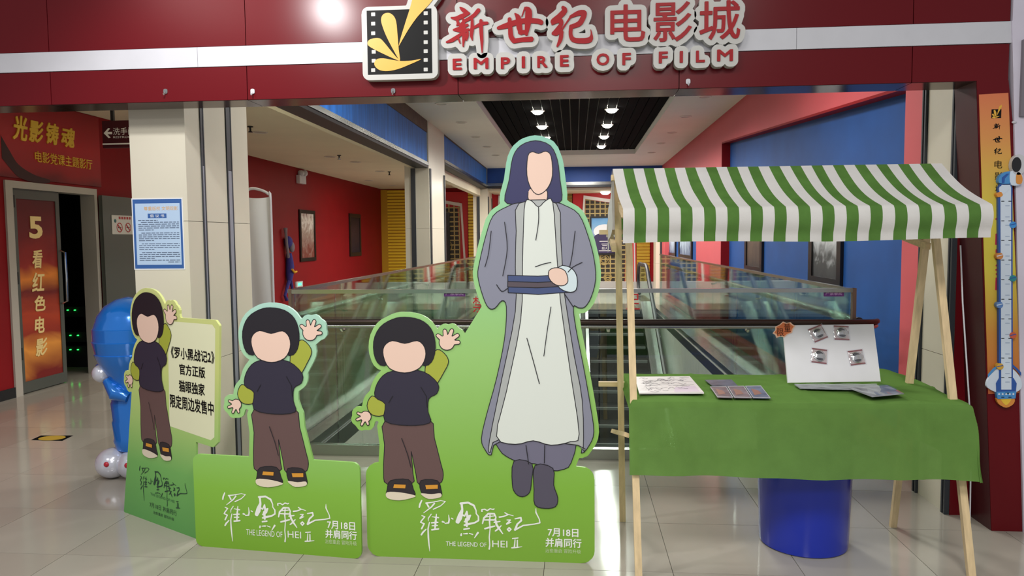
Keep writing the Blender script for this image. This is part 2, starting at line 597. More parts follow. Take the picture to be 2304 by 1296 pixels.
# ================================================================== THE SETTING
M_TILE = [mat('polished_tile_%d' % i, c, rough=.10, spec=.5, noise=.035, nscale=3) for i, c in enumerate(((162, 156, 145), (158, 152, 141), (165, 160, 149)))]
M_GROUT = mat('tile_joint', (128, 121, 110), .8)
M_RED = mat('red_cladding', (98, 14, 22), .25, spec=.22)
M_WHITE = mat('white_band', (200, 200, 206), .45, noise=.03)
M_SOFFIT = mat('brown_polished_soffit', (84, 50, 46), .16, metal=.6)
M_CREAM = mat('cream_cladding', (210, 204, 186), .35, noise=.03, nscale=2)
M_STRIP = mat('dark_metal_channel', (54, 58, 64), .4, metal=.2)
M_STRIPL = mat('pale_metal_insert', (150, 154, 166), .4, metal=.2)
M_WALLRED = mat('red_wall_paint', (132, 12, 20), .6, spec=.2, noise=.05, nscale=2)
M_PINK = mat('coral_red_wall_paint', (192, 78, 84), .6, noise=.03, nscale=2)
M_BLUE = mat('blue_wall_paint', (22, 70, 134), .6, spec=.3, noise=.10, nscale=3)
M_BEAM = mat('streaked_blue_paint', (34, 104, 186), .6, noise=.28, nscale=5, stretch=(1, 3, .35))
M_BROWNP = mat('bare_brown_plaster', (92, 76, 64), .8, noise=.2)
M_CEIL = mat('ceiling_paint', (214, 212, 202), .75, noise=.03, nscale=1.5)
M_CEILW = mat('ivory_ceiling_paint', (226, 218, 190), .7, noise=.04, nscale=1.5)
M_BLACK = mat('black_slat', (10, 11, 12), .9, spec=.05)
M_STEEL = mat('brushed_steel', (176, 178, 176), .22, metal=1)
M_BRONZE = mat('bronze_handrail', (128, 108, 98), .36, metal=.7)
M_RUBBER = mat('black_rubber', (16, 16, 18), .5)
M_GLASS = glass_mat('green_glass')
M_DARK = mat('dark_steel', (40, 42, 44), .5, metal=.5)
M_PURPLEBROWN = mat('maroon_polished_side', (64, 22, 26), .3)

FV = 3.85                                   # the sign band stands at this distance
Z0, Z1, Z2, Z3 = 2.253, 2.430, 2.533, 3.25
PIT = (-1.87, 1.64, 5.0, 16.0)
HW = -5.45                                  # hall wall on the left
RW = 2.2                                    # right wall

# ---- floor: slab, tiles, pit
floor = struct('floor')
mb = MB()
for b in ((-6.6, 4.8, .6, FV + .2), (-6.6, 3.2, FV + .2, PIT[2]), (-6.6, PIT[0], PIT[2], PIT[3]), (PIT[1], 3.2, PIT[2], PIT[3]), (-6.6, 3.2, PIT[3], 21.2)):
    mb.box(b[0], b[1], b[2], b[3], -.30, -.008)
mb.put('slab', M_GROUT, floor)
TS = .578
tu, tv = float(PZ(354, 1296)[0]), 3.27
cells = []
for i in range(-12, 12):
    for j in range(-3, 31):
        a, b = tu + i * TS, tv + j * TS
        if a + TS < HW - .9 or a > (4.2 if b < FV - .3 else 3.0): continue
        if b > 4.4 and a > RW - .05: continue
        rects = [(a + .0015, a + TS - .0015, b + .0015, b + TS - .0015)]
        out = []
        for r in rects:
            if r[1] > PIT[0] and r[0] < PIT[1] and r[3] > PIT[2] and r[2] < PIT[3]:
                if r[2] < PIT[2]: out.append((r[0], r[1], r[2], PIT[2]))
                if r[3] > PIT[3]: out.append((r[0], r[1], PIT[3], r[3]))
                lo, hi = max(r[2], PIT[2]), min(r[3], PIT[3])
                if r[0] < PIT[0]: out.append((r[0], PIT[0], lo, hi))
                if r[1] > PIT[1]: out.append((PIT[1], r[1], lo, hi))
            else: out.append(r)
        for r in out:
            if r[1] - r[0] > .02 and r[3] - r[2] > .02: cells.append(r)
def in_view(r):
    u, v = (r[0] + r[1]) / 2, (r[2] + r[3]) / 2
    X, D = u * math.cos(YAW) + v * math.sin(YAW), v * math.cos(YAW) - u * math.sin(YAW)
    return v > 2.7 and abs(X) / max(D, .1) < .80
vis = sorted([r for r in cells if in_view(r)], key=lambda r: r[2])
single, rest = vis[:290], vis[290:] + [r for r in cells if not in_view(r)]
full = [MB().box(-TS / 2 + .0015, TS / 2 - .0015, -TS / 2 + .0015, TS / 2 - .0015, -.0105, 0).mesh('tile') for _ in M_TILE]
for me, m in zip(full, M_TILE): me.materials.append(m)
rng = random.Random(3)
for r in single:
    k = rng.randrange(3)
    if abs(r[1] - r[0] - TS + .003) < 1e-3 and abs(r[3] - r[2] - TS + .003) < 1e-3:
        o = bpy.data.objects.new('tile', full[k]); COL.objects.link(o)
        o.location = ((r[0] + r[1]) / 2, (r[2] + r[3]) / 2, 0)
        o.parent = floor
    else:
        box('tile', (r[0], r[1], r[2], r[3], -.0105, 0), M_TILE[k], floor)
mb = MB()
for r in rest: mb.box(r[0], r[1], r[2], r[3], -.0105, 0)
tag(mb.put('tile_field', M_TILE[0], floor), kind='stuff')

# storey below the opening
M_LOW = mat('lower_storey_floor', (176, 166, 146), .12, noise=.05)
lower = struct('floor_lower')
box('lower_slab', (-7, 5, 2, 20, -4.7, -4.5), M_LOW, lower)
M_LINE = mat('floor_yellow_marking', (196, 170, 40), .5)
for uu in (-4.6, -3.2, -1.4, .4):
    box('yellow_marking', (uu, uu + .18, 3, 19, -4.5, -4.496), M_LINE, lower)
lw_ = struct('wall_lower')
M_LWALL = mat('lower_storey_wall', (150, 150, 138), .6, noise=.1)
box('lower_wall', (-7.1, 5.1, 20, 20.1, -4.7, -.3), M_LWALL, lw_)
box('lower_wall', (-7.1, -7.0, 2, 20, -4.7, -.3), M_LWALL, lw_)
box('lower_wall', (5.0, 5.1, 2, 20, -4.7, -.3), M_LWALL, lw_)
for uu, vv in ((-3.3, 11), (3.0, 10), (-3.3, 17)):
    box('lower_column', (uu - .25, uu + .25, vv - .25, vv + .25, -4.5, -.3), mat('lower_column_cladding', (120, 84, 60), .4), lw_)
edge = struct('trim_1', label='steel faced edge of the escalator opening')
M_FACE = mat('pale_edge_cladding', (176, 176, 166), .25, spec=.5, noise=.04)
for u0, u1 in ((PIT[0], PIT[0] + .012), (PIT[1] - .012, PIT[1])):
    box('edge_facing', (u0, u1, PIT[2] + .013, PIT[3], -.13, -.002), M_DARK, edge)
    for k in range(9):
        a = PIT[2] + .013 + (PIT[3] - PIT[2] - .02) / 9 * k
        box('edge_panel', (u0, u1, a, a + (PIT[3] - PIT[2] - .02) / 9 - .006, -1.35, -.133), M_FACE, edge)
box('edge_facing', (PIT[0], PIT[1], PIT[2], PIT[2] + .012, -.55, -.002), M_STEEL, edge)

# ---- sign band above the entrance (wall_front): panels, white band, soffit
front = struct('wall_front', label='dark red panelled sign band with a white stripe above the entrance')
seams = [-3.95, -2.839, -1.733, -.602, .527, 1.656, 2.109]
tops = [-4.2, -2.839, -1.733, -.602, .527, 1.656, 2.109]
for a, b in zip(seams[:-1], seams[1:]):
    box('upper_panel', (a + .002, b - .002, FV, FV + .03, Z2 + .003, Z3), M_RED, front)
    box('lower_panel', (a + .002, b - .002, FV, FV + .03, Z0, Z1 - .003), M_RED, front)
    box('soffit_panel', (a + .002, b - .002, FV + .005, FV + .20, Z0 - .002, Z0 + .012), M_SOFFIT, front)
for a, b in ((-3.95, -2.0), (-2.0, -.45), (-.45, 1.1), (1.1, 2.3)):
    box('white_panel', (a + .001, b - .001, FV - .004, FV + .03, Z1, Z2), M_WHITE, front)
box('backing_board', (-3.95, 2.3, FV + .03, FV + .20, Z0 + .012, Z3), M_DARK, front)
# red leg of the portal on the right, leaning outward
leg = struct('trim_2', label='dark red leaning leg of the entrance portal on the right')
zt = Z0
MB().hexa([(2.104, FV, 0), (2.40, FV, 0), (2.40, FV + .21, 0), (2.104, FV + .21, 0), (1.962, FV, zt), (2.109, FV, zt), (2.109, FV + .21, zt), (1.962, FV + .21, zt)]).put('portal_leg', [M_RED], leg)
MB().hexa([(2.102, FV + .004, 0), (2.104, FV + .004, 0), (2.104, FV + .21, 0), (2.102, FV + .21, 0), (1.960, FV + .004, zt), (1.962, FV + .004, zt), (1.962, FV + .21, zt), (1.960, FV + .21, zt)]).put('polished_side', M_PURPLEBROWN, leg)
wr = struct('wall_side', label='pale lilac wall at the right edge')
M_LILAC = mat('lilac_white_paint', (208, 202, 216), .5, noise=.03)
MB().hexa([(2.252, FV - .012, 0), (4.8, FV - .012, 0), (4.8, FV + .2, 0), (2.252, FV + .2, 0), (2.109, FV - .012, Z2 + .0), (4.8, FV - .012, Z2), (4.8, FV + .2, Z2), (2.109, FV + .2, Z2)]).put('lilac_wall', M_LILAC, wr)
box('lilac_wall', (2.112, 4.8, FV - .012, FV + .2, Z2, Z3), M_LILAC, wr)
sg = thing('wall_sign', PV(2300, 180, FV - .02), 'narrow grey sign panel cut by the right edge of the lilac wall', 'sign')
a, b = PV(2294, 262, FV - .02), PV(2294, 90, FV - .02)
box('panel', (a[0], a[0] + .5, FV - .030, FV - .013, a[2], b[2]), mat('grey_sign_panel', (120, 114, 122), .4), sg)
cl = thing('wall_clip', PV(2280, 275, FV - .02), 'small white oval clip on the lilac wall beside the orange banner', 'clip')
a = PV(2282, 275, FV - .016)
MB().ball(a, .012, 14, 8, (1.0, .35, .5)).put('body', M_WHITE, cl, True)

# ---- cream pillar on the left
PL, PR, P0, P1 = -2.53, -2.20, 4.055, 4.86
pil = struct('pillar_left', label='cream clad pillar left of the opening')
box('core', (PL + .01, PR - .01, P0 + .01, P1 - .01, 0, 2.9), M_GROUT, pil)
for z0, z1 in ((0, .78), (.783, 1.618), (1.621, 2.95)):
    box('cladding_panel', (PL, PR - .012, P0, P0 + .012, z0, z1), M_CREAM, pil)
    box('cladding_panel', (PR - .012, PR, P0, 4.225, z0, z1), M_CREAM, pil)
    box('cladding_panel', (PR - .012, PR, 4.265, 4.545, z0, z1), M_CREAM, pil)
    box('cladding_panel', (PR - .012, PR, 4.625, P1, z0, z1), M_CREAM, pil)
    box('cladding_panel', (PL, PL + .012, P0 + .0125, P1, z0, z1), M_CREAM, pil)
for a, b in ((4.225, 4.265), (4.55, 4.62)):
    box('channel', (PR - .008, PR + .006, a, a + .010, 0, 2.9), M_STRIP, pil)
    box('channel', (PR - .008, PR + .006, b - .010, b, 0, 2.9), M_STRIP, pil)
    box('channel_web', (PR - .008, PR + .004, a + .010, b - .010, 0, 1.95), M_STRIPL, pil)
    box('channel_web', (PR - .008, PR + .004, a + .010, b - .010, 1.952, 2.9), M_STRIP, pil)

# ---- cream jamb on the right with two dark channels
jr = struct('pillar_right', label='cream clad jamb with dark channels right of the opening')
box('core', (2.0, 2.3, 4.066, 4.45, 0, 2.9), M_GROUT, jr)
for z0, z1 in ((0, .85), (.853, 2.9)):
    box('cladding_panel', (1.988, 2.0, 4.11, 4.40, z0, z1), M_CREAM, jr)
for a, b in ((4.066, 4.108), (4.405, 4.45)):
    box('channel', (1.975, 2.0, a, a + .014, 0, 2.9), M_STRIP, jr)
    box('channel', (1.975, 2.0, b - .014, b, 0, 2.9), M_STRIP, jr)
    box('channel_web', (1.992, 2.0, a + .014, b - .014, 0, 2.9), M_STRIPL, jr)

box('red_infill', (2.0, 2.13, 4.061, 4.065, 0, Z0), M_RED, leg)

# ---- corridor ceiling with the recessed black slats
CZ = 3.32
ceil = struct('ceiling', label='white corridor ceiling with a recessed field of black slats')
R = (-1.30, 1.30, 6.4, 16.3)
mb = MB()
for b in ((-2.26, R[0], 4.06, 19.0), (R[1], 2.40, 4.06, 19.0), (R[0], R[1], 4.06, R[2]), (R[0], R[1], R[3], 19.0)):
    mb.box(*b, CZ, CZ + .30)
mb.put('plaster_field', M_CEIL, ceil)
box('recess_backing', (R[0], R[1], R[2], R[3], CZ + .14, CZ + .16), mat('slat_joint_grey', (196, 194, 188), .6), ceil)
n = 19; pw = (R[1] - R[0]) / n
for i in range(n):
    box('slat', (R[0] + i * pw + .007, R[0] + (i + 1) * pw - .007, R[2], R[3], CZ + .10, CZ + .125), M_BLACK, ceil)
M_LENS = mat('lit_lamp_lens', (255, 252, 240), .5, emit=14)
M_RIM = mat('white_lamp_rim', (216, 212, 202), .5)
slat_words = ['first', 'second', 'third', 'fourth', 'farthest']
k = 0
for side, uu in (('left', -.55), ('right', .55)):
    for i, vv in enumerate((9.75, 11.2, 12.7, 14.1, 15.55)):
        t = thing('downlight', (uu, vv, CZ + .10), '%s lit round downlight of the %s row in the black slats' % (['first', 'second', 'third', 'fourth', 'farthest'][i], side), 'light', 'lit downlights in the black slats')
        MB().lathe([(.105, CZ + .100), (.105, CZ + .086), (.085, CZ + .086), (.085, CZ + .100)], (uu, vv, 0), 24).put('rim', M_RIM, t)
        MB().ball((uu, vv, CZ + .088), .084, 20, 12, (1, 1, .62)).put('lens', M_LENS, t, True)  # lamp bloom put into the shape: a glowing dome for a flat lens
M_OFF = mat('unlit_lamp_lens', (176, 172, 160), .4)
def off_light(x, y, z, rad, label, grp):
    p = PZ(x, y, z)
    t = thing('recessed_lamp', p, label, 'light', grp)
    MB().lathe([(rad, z - .001), (rad, z - .010), (rad * .82, z - .010), (rad * .8, z - .003)], (p[0], p[1], 0), 20).put('rim', M_RIM, t)
    MB().lathe([(rad * .79, z - .001), (rad * .79, z - .004)], (p[0], p[1], 0), 20).put('lens', M_OFF, t)
for i, (x, y) in enumerate(((993, 233), (1038, 275), (1070, 308), (1096, 330), (1115, 349))):
    off_light(x, y, CZ, .085, 'unlit recessed lamp %s in the white ceiling strip left of the slats' % ('nearest', 'second', 'third', 'fourth', 'farthest')[i], 'unlit lamps left of the slats')
for i, (x, y) in enumerate(((1586, 217), (1543, 262), (1512, 298), (1487, 322), (1466, 343))):
    off_light(x, y, CZ, .085, 'unlit recessed lamp %s in the ceiling strip beside the coral wall' % ('nearest', 'second', 'third', 'fourth', 'farthest')[i], 'unlit lamps beside the coral wall')

# ---- beams and columns along the left of the corridor
beam = struct('trim_3', label='blue painted beam over the left side of the corridor')
BU = -2.26
def beam_span(v0, v1, zb, zt):
    box('beam_face', (BU - .16, BU, v0, v1, zb + .10, zt), M_BEAM, beam)
    box('beam_head', (BU - .16, BU + .012, v0, v1, zt + .002, CZ + .3), M_BROWNP, beam)
    box('track', (BU - .17, BU + .03, v0, v1, zb + .035, zb + .085), M_STEEL, beam)
    box('track', (BU - .18, BU + .02, v0, v1, zb, zb + .033), M_RUBBER, beam)
beam_span(4.865, 11.28, 2.60, 3.14)
beam_span(12.72, 18.98, 2.80, 3.30)
box('back_plaster', (BU - .30, BU - .165, 4.865, 18.98, 2.62, CZ), M_CEILW, beam)
def column(nm, u0, u1, v0, v1, lab, zt=CZ):
    s = struct(nm, label=lab)
    for z0, z1 in ((0, .85), (.853, 1.68), (1.683, zt)):
        box('cladding_panel', (u0, u1, v0, v1, z0, z1), M_CREAM, s)
    for a in (v0 + .04, v1 - .12):
        box('channel', (u1, u1 + .02, a, a + .08, 0, 2.6), M_STRIP, s)
    box('channel', (u0 + .10, u0 + .17, v0 - .02, v0, 0, 2.6), M_STRIP, s)
column('pillar_mid', -2.62, -2.24, 11.30, 12.70, 'cream column halfway along the corridor on the left')
column('pillar_far', -2.62, -2.24, 19.02, 20.0, 'cream column at the far end of the corridor on the left')
column('pillar_far_right', 2.05, 2.5, 19.02, 19.6, 'cream column at the far end of the corridor on the right')
fb = struct('trim_4', label='blue beam across the far end of the corridor')
box('beam_face', (-2.24, 2.9, 19.0, 19.2, 2.94, 3.62), mat('deep_blue_beam_paint', (22, 66, 138), .6, noise=.12, nscale=3), fb)
box('track', (-2.24, 2.9, 18.97, 19.2, 2.86, 2.935), M_STEEL, fb)
box('track', (-2.24, 2.9, 18.98, 19.2, 2.81, 2.855), M_STRIP, fb)
box('soffit_strip', (-2.24, 2.9, 19.2, 20.6, 2.74, 2.80), M_CEILW, fb)

# ---- left hall: ceiling, wall with theatre door, far wall
LCZ = 2.94
cl2 = struct('ceiling_left', label='ivory ceiling of the side hall on the left')
box('plaster_field', (HW - .3, BU - .165, 4.06, 20.7, LCZ, LCZ + .2), M_CEILW, cl2)
box('bulkhead', (HW - .3, PL - .002, 4.06, 4.10, Z0 + .1, LCZ), M_DARK, cl2)
for i, (x, y) in enumerate(((585, 297), (743, 352), (800, 364), (830, 406), (855, 385), (885, 417))):
    off_light(x, y, LCZ, .10, 'unlit recessed lamp %s in the ivory hall ceiling' % ('nearest', 'second', 'third', 'fourth', 'fifth', 'farthest')[i], 'unlit lamps in the ivory ceiling')
hooks = [(614, 229), (671, 253), (718, 275), (758, 293), (796, 308), (829, 322), (857, 335), (882, 347), (914, 359)]
hw = ('nearest', 'second', 'third', 'fourth', 'fifth', 'sixth', 'seventh', 'eighth', 'farthest')
for i, (x, y) in enumerate(hooks):
    p = PZ(x, y, LCZ)
    t = thing('ceiling_hook', p, '%s dark hook in the row under the ivory ceiling along the beam' % hw[i], 'hook', 'hooks in a row under the ivory ceiling')
    mb = MB(); mb.tube([(p[0], p[1], LCZ), (p[0], p[1], LCZ - .06), (p[0] + .03, p[1], LCZ - .09), (p[0] + .03, p[1], LCZ - .05)], .008, 6)
    mb.put('hook', M_DARK, t)
    box('plate', (p[0] - .03, p[0] + .04, p[1] - .03, p[1] + .03, LCZ - .008, LCZ), M_DARK, t)
for i, (x, y) in enumerate(((563, 284), (763, 349), (876, 386))):
    p = PZ(x, y, LCZ)
    t = thing('sprinkler', p, '%s dark sprinkler head hanging from the ivory ceiling' % ('nearest', 'middle', 'farthest')[i], 'sprinkler', 'sprinklers under the ivory ceiling')
    MB().lathe([(.035, LCZ), (.035, LCZ - .012), (.012, LCZ - .014), (.012, LCZ - .06), (.028, LCZ - .07), (.028, LCZ - .075)], (p[0], p[1], 0), 12).put('head', M_DARK, t)

wl = struct('wall_left', label='red wall of the side hall')
DV0, DV1 = float(PU(12, 500, HW)[1]), float(PU(222, 600, HW)[1])
DZ = float(PU(110, 415, HW)[2])
d0, d1, dz = DV0 + .09, DV1 - .05, DZ - .07
mb = MB()
mb.box(HW - .15, HW, 2.0, DV0, 0, LCZ); mb.box(HW - .15, HW, DV1, 20.6, 0, LCZ); mb.box(HW - .15, HW, DV0, DV1, DZ, LCZ)
mb.put('wall_face', M_WALLRED, wl)
box('skirting', (HW, HW + .015, 2.0, DV0, 0, .10), M_DARK, wl)
box('skirting', (HW, HW + .015, DV1 + .75, 20.6, 0, .10), M_DARK, wl)
wb = struct('wall_back', label='red wall at the far end')
box('wall_face', (HW, 3.3, 20.6, 20.75, 0, 2.95), M_WALLRED, wb)
box('upper_face', (BU - .1, 3.3, 20.76, 20.8, 2.9, 3.7), M_CEIL, wb)

# ---- right wall: coral wall with sloping recesses painted blue
rw = struct('wall_right', label='coral wall with sloping blue recesses')
rf = Fr((RW, 0, 0), (0, 1, 0), (0, 0, 1), None)
va, vb, vc = float(PU(2033, 400, RW)[1]), float(PU(1638, 400, RW)[1]), float(PU(1624, 400, RW)[1])
za, zb_ = float(PU(2033, 198, RW)[2]), float(PU(1630, 318, RW)[2])
hole = [(va, .10), (vc, .10), (vc, zb_), (va, za)]
hole2 = [(13.7, .10), (18.4, .10), (18.4, 2.5), (13.7, 2.2)]
flat('coral_face', [[(4.455, 0), (20.6, 0), (20.6, CZ), (4.455, CZ)], hole, hole2], rf, M_PINK, 0, -.12, rw)
box('blue_recess', (RW + .12, RW + .2, 4.5, 20.6, 0, CZ), M_BLUE, rw)
mb = MB(); mb.hexa([(RW - .002, vc - .003, .1), (RW + .12, vc - .003, .1), (RW + .12, vc + .02, .1), (RW - .002, vc + .02, .1), (RW - .002, vc - .003, zb_), (RW + .12, vc - .003, zb_), (RW + .12, vc + .02, zb_), (RW - .002, vc + .02, zb_)])
mb.put('red_reveal', M_WALLRED, rw)
mb = MB(); mb.hexa([(RW - .002, va, za - .012), (RW + .12, va, za - .012), (RW + .12, vc, zb_ - .012), (RW - .002, vc, zb_ - .012), (RW - .002, va, za + .01), (RW + .12, va, za + .01), (RW + .12, vc, zb_ + .01), (RW - .002, vc, zb_ + .01)])
mb.put('red_reveal', M_WALLRED, rw)
# ================================================================== LEFT HALL
LF = Fr((HW, 0, 0), (0, 1, 0), (0, 0, 1))
M_GOLD = mat('gold_lettering', (226, 186, 60), .35, metal=.3)
M_PALEGOLD = mat('pale_gold_print', (236, 208, 140), .5)
M_GREY = mat('grey_door_metal', (84, 88, 82), .4, metal=.2)
M_FRAMEW = mat('pale_door_trim', (176, 170, 160), .5)
M_CHROME = mat('chrome', (220, 220, 220), .08, metal=1)
door = struct('door_1', label='grey double door of the theatre, one leaf open')
mb = MB()
mb.box(HW - .15, HW + .02, DV0, d0, 0, DZ); mb.box(HW - .15, HW + .02, d1, DV1, 0, DZ); mb.box(HW - .15, HW + .02, d0, d1, dz, DZ)
mb.put('door_frame', M_FRAMEW, door)
mid = float(LF.px(144, 650)[0])
mb = MB()
fw = .055
mb.box(HW - .06, HW - .01, d0, d0 + .075, .01, dz); mb.box(HW - .06, HW - .01, mid - fw, mid, .01, dz)
mb.box(HW - .06, HW - .01, d0 + .075, mid - fw, .01, .12); mb.box(HW - .06, HW - .01, d0 + .075, mid - fw, dz - .10, dz)
mb.put('door_leaf', M_GREY, door)
dp0, dp1 = d0 + .075, mid - fw
M_DPOST = ramp_mat('red_film_poster_print', [(0, (120, 20, 16)), (.12, (230, 150, 60)), (.2, (150, 40, 20)), (.3, (180, 60, 24)), (.42, (110, 16, 14)), (.52, (226, 130, 40)), (.58, (150, 30, 18)), (.75, (110, 12, 14)), (1, (80, 8, 12))], 'Z', .1, 2.1, wob=.35, nscale=1.3, stretch=(1, .6, 1.2))
box('door_poster', (HW - .045, HW - .018, dp0, dp1, .12, dz - .10), M_DPOST, door)
def lz(y, x=85): return float(LF.px(x, y)[1])
def lv(x, y=600): return float(LF.px(x, y)[0])
text('poster_lettering', '5', LF, (lv(68, 510), lz(537), lv(98, 510), lz(487)), M_PALEGOLD, -.012, door, .004, bold=.03)
for ch, (l, t, r, b) in zip('看红色电影', ((77, 563, 99, 603), (76, 614, 104, 655), (82, 666, 105, 700), (82, 714, 103, 750), (84, 764, 110, 802))):
    text('poster_lettering', ch, LF, (lv(l, b), lz(b), lv(r, b), lz(t)), M_PALEGOLD, -.012, door, .004, fat=.004, shear=.15)
hx = mid - .025
MB().tube([(HW + .0, hx, 1.42), (HW + .05, hx, 1.40), (HW + .055, hx, 1.15), (HW + .05, hx, .88), (HW + .0, hx, .86)], .012, 8).put('handle', M_CHROME, door, True)
for z in (.35, 1.1, 1.85): box('hinge', (HW - .01, HW + .012, d0 + .0, d0 + .03, z, z + .12), M_DARK, door)
ow = (d1 - d0) / 2
box('open_leaf', (HW + .03, HW + .075, DV1 + .005, DV1 + .005 + ow, .01, dz), M_GREY, door)
# dark auditorium behind the door with green step lights
aud = struct('wall_auditorium', label='unlit auditorium beyond the open door')
mb = MB(); M_AUD = mat('auditorium_black', (22, 22, 24), .9)
a0, a1 = d0 - .2, 8.9
mb.box(-10.1, -10, a0, a1, -.02, 3); mb.box(-10, HW - .16, a1, a1 + .1, -.02, 3); mb.box(-10, HW - .16, a0 - .1, a0, -.02, 3); mb.box(-10, HW - .16, a0, a1, 2.9, 3); mb.box(-10, HW - .16, a0, a1, -.3, -.01)
mb.put('auditorium_shell', M_AUD, aud)
M_GREEN = mat('green_step_light', (40, 255, 90), .5, emit=3)
AF = Fr((0, a1 - .55, 0), (1, 0, 0), (0, 0, 1))
rows = {698: ((151, 167), 'top'), 755: ((140, 157, 174), 'middle'), 787: ((141, 157, 174), 'bottom')}
for y, (xs_, nm) in rows.items():
    z = float(PV(150, y, a1 - .55)[2])
    st = thing('auditorium_step', (-7.6, a1 - .5, max(z - .1, 0)), '%s dark step with green lights inside the open theatre door' % nm, 'step')
    box('riser', (-8.6, HW - .30, a1 - .53, a1 - .02, 0 if nm == 'bottom' else z - .08, z + .04), M_AUD, st)
    for x in xs_:
        p = PV(x, y, a1 - .55)
        box('step_light', (p[0] - .007, p[0] + .007, a1 - .548, a1 - .529, p[2] - .005, p[2] + .005), M_GREEN, st)
# banner print over the door
vb0, vb1 = 5.2, lv(222, 330)
bn = thing('wall_banner', (HW, 7.2, DZ), 'red banner with gold lettering above the theatre door', 'banner')
M_BAN = ramp_mat('red_banner_print', [(0, (70, 10, 12)), (.18, (150, 20, 24)), (.5, (172, 26, 32)), (1, (140, 20, 28))], 'Z', DZ, LCZ, wob=.25, nscale=1.2)
box('print', (HW + .001, HW + .012, vb0, vb1, DZ + .03, LCZ - .01), M_BAN, bn)
for ch, bb in zip('光影铸魂', ((26, 258, 58, 312), (62, 270, 94, 317), (102, 276, 129, 322), (135, 285, 165, 328))):
    text('lettering', ch, LF, (lv(bb[0], bb[3]), lz(bb[3], bb[0]), lv(bb[2], bb[3]), lz(bb[1], bb[0])), M_GOLD, .022, bn, .010, fat=.006, shear=.2)
p, q = LF.px(76, 364), LF.px(203, 345)
p2 = LF.px(76, 339)
text('lettering', '电影党课主题影厅', LF, (p[0], p[1], q[0], p2[1]), M_GOLD, .020, bn, .008, bold=.006)
mb = MB()
sw = smooth_line([LF.px(0, 330), LF.px(20, 360), LF.px(40, 385), LF.px(75, 402), LF.px(110, 408)], 5)
ww = [.10 * (1 - k / len(sw)) + .01 for k in range(len(sw))]
vs = [LF.p3((a, b + h_), .014) for (a, b), h_ in zip(sw, ww)] + [LF.p3((a, b - h_), .014) for (a, b), h_ in zip(sw, ww)]
N = len(sw)
mb.add(vs, [(i, i + 1, N + i + 1, N + i) for i in range(N - 1)]).put('printed_swoosh', mat('swoosh_maroon', (52, 10, 12), .6), bn)
# restroom sign hung from the ceiling
sv = 6.0
a, b = PV(229, 272, sv), PV(229, 333, sv)
rs = thing('restroom_sign', (a[0] + .3, sv, LCZ), 'dark maroon hanging sign with a left arrow beside the cream pillar', 'sign')
M_MAROON = mat('maroon_sign_face', (64, 12, 22), .4)
M_PRINTW = mat('white_print', (232, 232, 228), .6)
box('board', (a[0], a[0] + .62, sv, sv + .04, b[2], a[2]), M_MAROON, rs)
hp = PV(250, 272, sv)
for dx in (hp[0], a[0] + .54): box('rod', (dx - .012, dx + .012, sv + .01, sv + .034, a[2], LCZ), M_DARK, rs)
SF = Fr((0, sv, 0), (1, 0, 0), (0, 0, 1))
p, q = SF.px(234, 311), SF.px(252, 288)
mx_, my = (p[0] + q[0]) / 2, (p[1] + q[1]) / 2
h = (q[1] - p[1]) / 2; t_ = .014
flat('arrow', [[(p[0], my), (p[0] + h, my + h), (p[0] + h + t_ * 1.3, my + h - t_ * .3), (p[0] + .8 * h, my + t_ * .7), (q[0], my + t_ * .7), (q[0], my - t_ * .7), (p[0] + .8 * h, my - t_ * .7), (p[0] + h + t_ * 1.3, my - h + t_ * .3), (p[0] + h, my - h)]], SF, M_PRINTW, .0015, None, rs)
p, q = SF.px(255, 304), SF.px(284, 287)
wch = (q[0] - p[0]) / 2
text('lettering', '洗手间', SF, (p[0], p[1], p[0] + wch * 3.2, q[1]), M_PRINTW, .0015, rs)
p, q = SF.px(255, 311), SF.px(284, 306)
text('lettering', 'RESTROOM', SF, (p[0], p[1], p[0] + wch * 3.2, q[1]), M_PRINTW, .0015, rs)
p, q = SF.px(231, 326), SF.px(290, 323)
flat('line', [[(p[0], p[1]), (a[0] + .6, p[1]), (a[0] + .6, p[1] + .012), (p[0], p[1] + .012)]], SF, M_PRINTW, .0015, None, rs)
# prohibition sign on the open leaf
OF = Fr((HW + .075, 0, 0), (0, 1, 0), (0, 0, 1))
ns = thing('prohibition_sign', (HW + .08, 8.3, 1.6), 'small white sign with two red prohibition circles on the open grey door', 'sign')
p, q = OF.px(252, 527), OF.px(298, 486)
q = (q[0] + .10, q[1])
flat('plate', [rrect(p[0], p[1], q[0], q[1], .01)], OF, mat('sign_plate_white', (206, 204, 196), .5), .006, .001, ns)
M_PROHIB = mat('prohibition_red', (170, 40, 44), .5)
for cxp in (268, 287):
    c = OF.px(cxp, 512)
    flat('circle', [ellipse(c[0], c[1], .058, .058), ellipse(c[0], c[1], .046, .046)], OF, M_PROHIB, .0072, None, ns)
    flat('slash', [[(c[0] - .045, c[1] + .032), (c[0] - .032, c[1] + .045), (c[0] + .045, c[1] - .032), (c[0] + .032, c[1] - .045)]], OF, M_PROHIB, .0074, None, ns)
    flat('pictogram', [[(c[0] - .03, c[1] - .006), (c[0] + .03, c[1] - .006), (c[0] + .03, c[1] + .006), (c[0] - .03, c[1] + .006)]], OF, M_RUBBER, .0071, None, ns)
flat('emblem', [ellipse(OF.px(258, 497)[0], OF.px(258, 497)[1], .022, .022, 14)], OF, mat('teal_print', (30, 96, 100), .5), .0072, None, ns)
mb = MB()
c = OF.px(266, 493)
for k in range(5): mb.add([OF.p3((c[0] + .05 * k, c[1]), .0072), OF.p3((c[0] + .05 * k + .035, c[1]), .0072), OF.p3((c[0] + .05 * k + .035, c[1] + .03), .0072), OF.p3((c[0] + .05 * k, c[1] + .03), .0072)], [(0, 1, 2, 3)])
mb.put('print_marks', M_PROHIB, ns)

